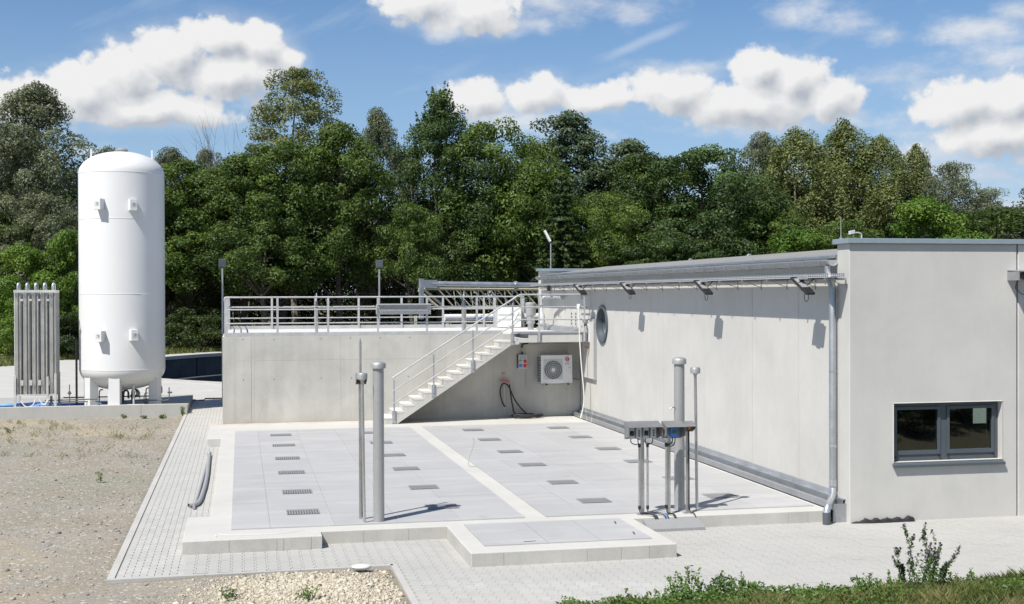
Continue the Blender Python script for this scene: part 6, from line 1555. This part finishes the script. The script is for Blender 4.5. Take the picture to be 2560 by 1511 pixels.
tag(np_mesh('wood_behind', V, F, LM['U'], attr=np.repeat(np.clip(rnd.uniform(0.1, 0.6, nC)[ci] + rnd.normal(0, .1, n), 0, 1), 4)), 'dense dark wood that fills the gaps between the trees', 'wood', kind='stuff')

# ------------------------------------------------------------------ loose stones and ground plants
ico = [(0,0,1),(0.894,0,0.447),(0.276,0.851,0.447),(-0.724,0.526,0.447),(-0.724,-0.526,0.447),(0.276,-0.851,0.447),(0.724,0.526,-0.447),(-0.276,0.851,-0.447),(-0.894,0,-0.447),(-0.276,-0.851,-0.447),(0.724,-0.526,-0.447),(0,0,-1)]
icof = [(0,1,2),(0,2,3),(0,3,4),(0,4,5),(0,5,1),(1,6,2),(2,7,3),(3,8,4),(4,9,5),(5,10,1),(6,7,2),(7,8,3),(8,9,4),(9,10,5),(10,6,1),(6,11,7),(7,11,8),(8,11,9),(9,11,10),(10,11,6)]
def stones(name, P_, size, mat, rnd, tint, flat=0.6):
    b = np.array(ico); n = len(P_)
    V = b[None]*(1 + rnd.uniform(-0.45, 0.4, (n, 12, 1)))
    V = V * (size[:, None, None] * np.stack([rnd.uniform(0.7, 1.3, n), rnd.uniform(0.7, 1.3, n), rnd.uniform(0.4, 0.8, n)*flat/0.6], 1)[:, None, :])
    a = rnd.uniform(0, 6.28, n); c_, s_ = np.cos(a)[:, None], np.sin(a)[:, None]
    x = V[:, :, 0]*c_ - V[:, :, 1]*s_; y = V[:, :, 0]*s_ + V[:, :, 1]*c_
    V = np.stack([x, y, V[:, :, 2]], -1) + P_[:, None, :]
    F = (np.array(icof)[None] + (np.arange(n)*12)[:, None, None]).reshape(-1, 3)
    return np_mesh(name, V.reshape(-1, 3), F, mat, attr=np.repeat(tint, 12))
def stone_mat(name, c0, c1):
    mt, t, bs = new_mat(name); at = t.node('ShaderNodeAttribute', attribute_name='tint')
    c = t.mix(at.outputs['Fac'], c0, c1); c = t.vec('SCALE', c, scale=t.mrange(t.noise(pos(t), 40, 4), 0.3, 0.7, 0.85, 1.12))
    t.l.new(c, bs.inputs['Base Color']); bs.inputs['Roughness'].default_value = 0.95; bs.inputs['Specular IOR Level'].default_value = 0.15; return mt
M['pebble'] = stone_mat('pebble', (0.13, 0.12, 0.105), (0.42, 0.395, 0.35))
M['lime'] = stone_mat('limestone', (0.30, 0.26, 0.19), (0.55, 0.505, 0.41))
rnd = np.random.RandomState(21)
n = 7000
x = np.where(rnd.rand(n) < 0.72, -1.35 - rnd.exponential(3.0, n), rnd.uniform(-4.5, 2.45, n)); y = np.where(x < -1.32, rnd.uniform(-21.5, 5.2, n), rnd.uniform(-22.0, -18.75, n))
ok = (x > -13) & ~((x > -1.32) & (y > -18.72)); x, y = x[ok], y[ok]
sz_ = 0.005 + rnd.exponential(0.0065, len(x)); sz_ = np.clip(sz_, 0.005, 0.045)
tag(stones('pebbles', np.stack([x, y, ground_z(x, y) + sz_*0.2], 1), sz_, M['pebble'], rnd, np.clip(rnd.beta(2, 2, len(x)), 0, 1)), 'loose pebbles strewn over the bare ground at the left', 'pebbles', kind='stuff')
n = 24000
x = rnd.normal(1.45, 0.7, n); y = rnd.normal(-20.05, 0.55, n); ok = (x < 2.5) & (x > -0.6) & (y < -18.85) & (y > -22); x, y = x[ok], y[ok]
sz_ = np.clip(0.004 + rnd.exponential(0.0055, len(x)), 0.004, 0.05)
tag(stones('limestone_rubble', np.stack([x, y, ground_z(x, y) + sz_*0.25], 1), sz_, M['lime'], rnd, np.clip(rnd.beta(2.5, 1.6, len(x)), 0, 1), 0.75), 'heap of pale broken limestone at the bottom, left of the forecourt', 'rubble', kind='stuff')
fs_ = thing('flat_white_stone', 'large flat white stone lying on the limestone heap', 'stone', (2.12, -18.92, -0.15))
m_ = MB(); m_.lathe([(0.02, 0.035), (0.08, 0.03), (0.115, 0.012), (0.12, 0.0), (0.10, -0.03)][::-1], 0, 0, 14)
m_.v = [(x*(1.15 + 0.12*math.sin(3*math.atan2(y, x))) + 2.12, y*0.85 - 18.92, z - 0.13) for x, y, z in m_.v]; m_.build('stone', M['deck'], fs_, smooth=True)

# grass and weeds on the bank at the lower right
def blades(P_, h, w, rnd, lean=0.35):
    n = len(P_); a = rnd.uniform(0, 6.28, n); l = rnd.uniform(0.1, lean*2, n)*h
    d = np.stack([np.cos(a), np.sin(a), np.zeros(n)], 1); b = rnd.uniform(0, 6.28, n); s_ = np.stack([np.cos(b), np.sin(b), np.zeros(n)], 1)*w[:, None]*0.5
    V = np.empty((n, 4, 3)); V[:, 0] = P_ - s_; V[:, 1] = P_ + s_; up_ = np.array([0, 0, 1.0])
    V[:, 2] = P_ + d*(l*0.45)[:, None] + up_*(h*0.6)[:, None] + s_*0.7; V[:, 3] = P_ + d*l[:, None] + up_*h[:, None]
    F = np.arange(4*n).reshape(n, 4); return V.reshape(-1, 3), F
GM = leaf_mat('grass_blade', (0.075, 0.125, 0.024), (0.33, 0.30, 0.13), 0.38)
rnd = np.random.RandomState(5)
def bank_edge(x): return -21.45 + 0.16*np.sin(x*1.7) + 0.12*np.sin(x*4.1 + 1) - 0.20*np.clip((x - 8.6), 0, 0.8) + 0.1*np.clip(x - 9.4, 0, 3)
n = 42000
x = rnd.uniform(4.2, 12.5, n); y = bank_edge(x) - 0.35*np.clip(5.4 - x, 0, 2) - rnd.exponential(0.9, n); ok = y > -26; x, y = x[ok], y[ok]
dry = np.clip((vnoise(x, y, 0.7, 4) - 0.35)*1.6 + 0.25*(x > 9.0), 0, 1)
h = rnd.uniform(0.04, 0.15, len(x))*(0.7 + 0.8*vnoise(x, y, 0.5, 8)); w = rnd.uniform(0.006, 0.012, len(x))
V, F = blades(np.stack([x, y, ground_z(x, y) - 0.01], 1), h, w, rnd, 0.5)
tag(np_mesh('bank_grass', V, F, GM, attr=np.repeat(np.clip(dry*0.9 + rnd.normal(0, .12, len(x)), 0, 1), 4)), 'rough grass on the bank at the lower right', 'grass', kind='stuff')
# low leafy ground cover between the blades
n = 26000
x = rnd.uniform(4.0, 12.5, n); y = bank_edge(x) + 0.05 - 0.35*np.clip(5.4 - x, 0, 2) - rnd.exponential(0.6, n); k_ = (vnoise(x, y, 0.45, 14) > 0.36 + 0.25*(x > 9.2)) & (y > -25); x, y = x[k_], y[k_]; n = len(x)
V, F = leaf_quads(np.stack([x, y, ground_z(x, y) + 0.02 + rnd.uniform(0, 0.13, n)*(0.4 + vnoise(x, y, 0.3, 15))], 1), rnd.normal(size=(n, 3))*0.6 + [0, 0, 1.0], 0.045, 0.03, rnd)
tag(np_mesh('ground_cover', V, F, leaf_mat('clover_leaf', (0.060, 0.120, 0.022), (0.155, 0.250, 0.055), 0.38), attr=np.repeat(rnd.uniform(0.1, 0.9, n), 4)), 'low leafy ground cover on the bank at the lower right', 'ground cover', kind='stuff')
# grass verge under the trees beyond the yard
n = 16000
x = rnd.uniform(-26, 2, n); e_ = np.interp(x, [-60, -20, -11.8, -10, -8.9, -1, 6], [22, 28, 34.5, 40.6, 41.8, 49.6, 51.5]); y = e_ + rnd.uniform(0, 6, n)
V, F = blades(np.stack([x, y, ground_z(x, y) - 0.02], 1), rnd.uniform(0.15, 0.5, n), rnd.uniform(0.04, 0.08, n), rnd, 0.4)
tag(np_mesh('verge_grass', V, F, GM, attr=np.repeat(np.clip(rnd.uniform(0.0, 0.55, n), 0, 1), 4)), 'strip of rough grass between the yard and the wood', 'grass', kind='stuff')
# leafy weed clumps
WLM = leaf_mat('weed_leaf', (0.055, 0.115, 0.024), (0.145, 0.245, 0.055), 0.38)
WSM = simple('weed_stem', (0.07, 0.085, 0.03), 0.7)
def weed(x, y, h, rad, n_st, label, name='weed_clump', cat='weed', leaf=0.05, mat=None, group='weeds along the bank'):
    z = float(ground_z(x, y)); w_ = thing(name, label, cat, (x, y, z), group)
    rn = np.random.RandomState(int(abs(x*977 + y*131)) % 99991); m_ = MB(); Pp = []; Nn = []
    for k in range(n_st):
        a = rn.uniform(0, 6.28); r0 = rad*0.4*rn.rand(); ln = rn.uniform(0.25, 1.0); hh = h*rn.uniform(0.45, 1.0)
        p0 = Vector((x + r0*math.cos(a), y + r0*math.sin(a), z)); p2 = p0 + Vector((math.cos(a)*rad*ln*0.8, math.sin(a)*rad*ln*0.8, hh)); p1 = p0.lerp(p2, 0.5) + Vector((0, 0, hh*0.12))
        m_.tube([p0, p1, p2], [0.004, 0.003, 0.0015], 4)
        nl = int(16 + hh*60)
        t = rn.uniform(0.12, 1.0, nl); q = np.array([list((1-u)**2*p0 + 2*u*(1-u)*p1 + u*u*p2) for u in t])
        Pp.append(q + rn.normal(0, leaf*0.75, (nl, 3))*(1.25 - 0.8*t)[:, None]); Nn.append(rn.normal(size=(nl, 3))*0.7 + [0, 0, 0.8])
    m_.build('stems', WSM, w_); Pp = np.concatenate(Pp); Nn = np.concatenate(Nn); Pp[:, 2] = np.maximum(Pp[:, 2], z + 0.01)
    V, F = leaf_quads(Pp, Nn, leaf*1.25, leaf*0.62, rn); V = V - np.array([x, y, z])
    np_mesh('leaves', V, F, mat or WLM, parent=w_, attr=np.repeat(np.clip(rn.uniform(0.1, 0.8) + rn.normal(0, .15, len(Pp)), 0, 1), 4)); return w_
wl_ = [(4.35, -21.75, 0.16, 0.18, 8), (4.85, -21.55, 0.22, 0.25, 12), (5.25, -21.75, 0.25, 0.28, 14), (5.62, -21.5, 0.30, 0.25, 14), (5.95, -21.35, 0.52, 0.26, 16), (6.25, -21.4, 0.48, 0.28, 18), (6.6, -21.5, 0.45, 0.28, 18), (6.95, -21.6, 0.34, 0.25, 14), (7.3, -21.75, 0.24, 0.22, 10), (7.6, -21.65, 0.34, 0.26, 14), (7.95, -21.75, 0.28, 0.22, 12), (8.3, -21.75, 0.40, 0.24, 14), (8.6, -21.85, 0.42, 0.24, 14), (9.0, -21.95, 0.40, 0.26, 14), (9.35, -22.1, 0.22, 0.2, 8), (5.05, -22.2, 0.2, 0.3, 10), (5.8, -22.1, 0.28, 0.3, 12), (6.45, -22.2, 0.25, 0.3, 12), (8.1, -22.3, 0.25, 0.3, 12)]
names_ = ['leftmost low weed clump on the bank', 'second weed clump from the left on the bank', 'rounded weed clump third from the left on the bank', 'weed clump just left of the tallest leafy weeds', 'tall leafy weed at the left of the bank group', 'tall bushy weed in the middle of the bank group', 'tall bushy weed at the right of the bank group', 'mid-height weed right of the tall bushy ones', 'low weed beside the dry grass tuft', 'weed clump right of the dry grass tuft', 'small weed clump halfway to the thistle', 'weed clump just left of the thistle', 'weed clump at the left foot of the thistle', 'weed clump at the right foot of the thistle', 'small weed right of the thistle by the dry grass', 'weed in the second row at the left of the bank', 'weed in the second row below the tall leafy weed', 'weed in the second row below the tall bushy weeds', 'weed in the second row near the thistle']
for (x, y, h, r_, k), nm in zip(wl_, names_): weed(x, y, h*1.0, r_*1.1, k, nm, leaf=0.042)
# thistle with bare branching stems
th = thing('thistle', 'tall branching thistle with purple flower heads on the bank', 'thistle', (8.62, -22.3, float(ground_z(8.62, -22.3))), None)
rn = np.random.RandomState(9); m_ = MB(); heads = []; Pp = []
def shoot(p, d, L, r, lev):
    n_ = 5; pts_ = [p]
    for k in range(n_):
        d = (d + Vector(rn.uniform(-0.10, 0.10, 3)) + Vector((0, 0, 0.05))).normalized(); pts_.append(pts_[-1] + d*L/n_)
        for q in range(3): Pp.append(list(pts_[-1] + Vector(rn.normal(0, 0.012, 3))))
    m_.tube(pts_, [r*(1 - 0.12*k) for k in range(n_ + 1)], 5)
    if lev == 0: heads.append(pts_[-1]); return
    for k in range(rn.randint(2, 4)):
        q = pts_[rn.randint(2, n_ + 1)]; nd = (d + Vector((rn.uniform(-0.55, 0.55), rn.uniform(-0.4, 0.4), rn.uniform(0.0, 0.3)))).normalized(); shoot(q, nd, L*rn.uniform(0.4, 0.65), r*0.65, lev - 1)
    heads.append(pts_[-1])
zt0 = float(ground_z(8.62, -22.3))
for (dx, L_) in ((-0.50, 0.66), (-0.26, 0.72), (-0.08, 0.82), (0.12, 0.86), (0.32, 0.76), (0.55, 0.66), (0.2, 0.6), (-0.38, 0.5), (0.7, 0.5)):
    shoot(Vector((8.62 + dx*0.25, -22.3, zt0)), Vector((dx, rn.uniform(-0.15, 0.15), 1)).normalized(), L_*0.60, 0.0045, 2)
m_.build('stems', simple('thistle_stem', (0.06, 0.065, 0.035), 0.7), th)
V, F = leaf_quads(np.array(Pp), rn.normal(size=(len(Pp), 3)), 0.05, 0.014, rn); V = V - np.array(list(th.location)); np_mesh('leaves', V, F, WLM, parent=th, attr=rn.uniform(0, 0.4, len(V)))
m_ = MB()
for q in heads: m_.cyl(q - Vector((0, 0, 0.008)), q + Vector((0, 0, 0.016)), 0.009, 0.012, 6)
m_.build('flower_heads', simple('thistle_flower', (0.10, 0.05, 0.13), 0.7), th)['kind'] = 'stuff'
# sparse weeds on the dirt and by the curb
for (x, y, h, r_, k, lb) in ((-1.32, 5.3, 0.34, 0.10, 8, 'tall green weed at the end of the low curb wall'), (-1.95, 5.25, 0.12, 0.2, 12, 'low green tuft in front of the curb wall, nearer the path'), (-2.5, 5.2, 0.10, 0.14, 8, 'low green tuft in front of the curb wall, farther from the path'), (-3.15, 5.35, 0.14, 0.10, 6, 'dry brownish tuft against the curb wall'),
                              (-2.35, -9.2, 0.28, 0.05, 3, 'thin upright weed alone on the bare ground'), (-6.6, 3.0, 0.25, 0.2, 6, 'sparse weed on the bare ground far left'), (-5.9, 1.5, 0.2, 0.2, 5, 'faint weed on the bare ground left of centre'), (1.3, -20.6, 0.18, 0.16, 6, 'small grey-green weed growing in the limestone heap'), (0.35, -20.3, 0.16, 0.14, 5, 'small weed at the left of the limestone heap'),
                              (5.62, -19.05, 0.05, 0.06, 8, 'tiny dry tuft at the foot of the raised shaft'), (6.35, -19.05, 0.05, 0.07, 8, 'tiny dry tuft by the right corner of the raised shaft')):
    weed(x, y, h, r_, k, lb, name='ground_weed', group='weeds on bare ground', leaf=0.035)

# sparse dry grass on the bare ground
rnd = np.random.RandomState(61)
cx_ = rnd.uniform(-9.5, -1.8, 420); cy_ = rnd.uniform(-17, 5.0, 420); k_ = vnoise(cx_, cy_, 3.5, 33) + 0.35*(cy_ > -2) > 0.62; cx_, cy_ = cx_[k_], cy_[k_]
ci = np.repeat(np.arange(len(cx_)), 14); x = cx_[ci] + rnd.normal(0, 0.07, len(ci)); y = cy_[ci] + rnd.normal(0, 0.07, len(ci))
V, F = blades(np.stack([x, y, ground_z(x, y) - 0.005], 1), rnd.uniform(0.04, 0.16, len(x)), rnd.uniform(0.004, 0.008, len(x)), rnd, 0.5)
tag(np_mesh('dry_grass', V, F, GM, attr=np.repeat(np.clip(rnd.uniform(0.45, 1.0, len(cx_))[ci], 0, 1), 4)), 'sparse dry grass tufts scattered over the bare ground', 'grass', kind='stuff')
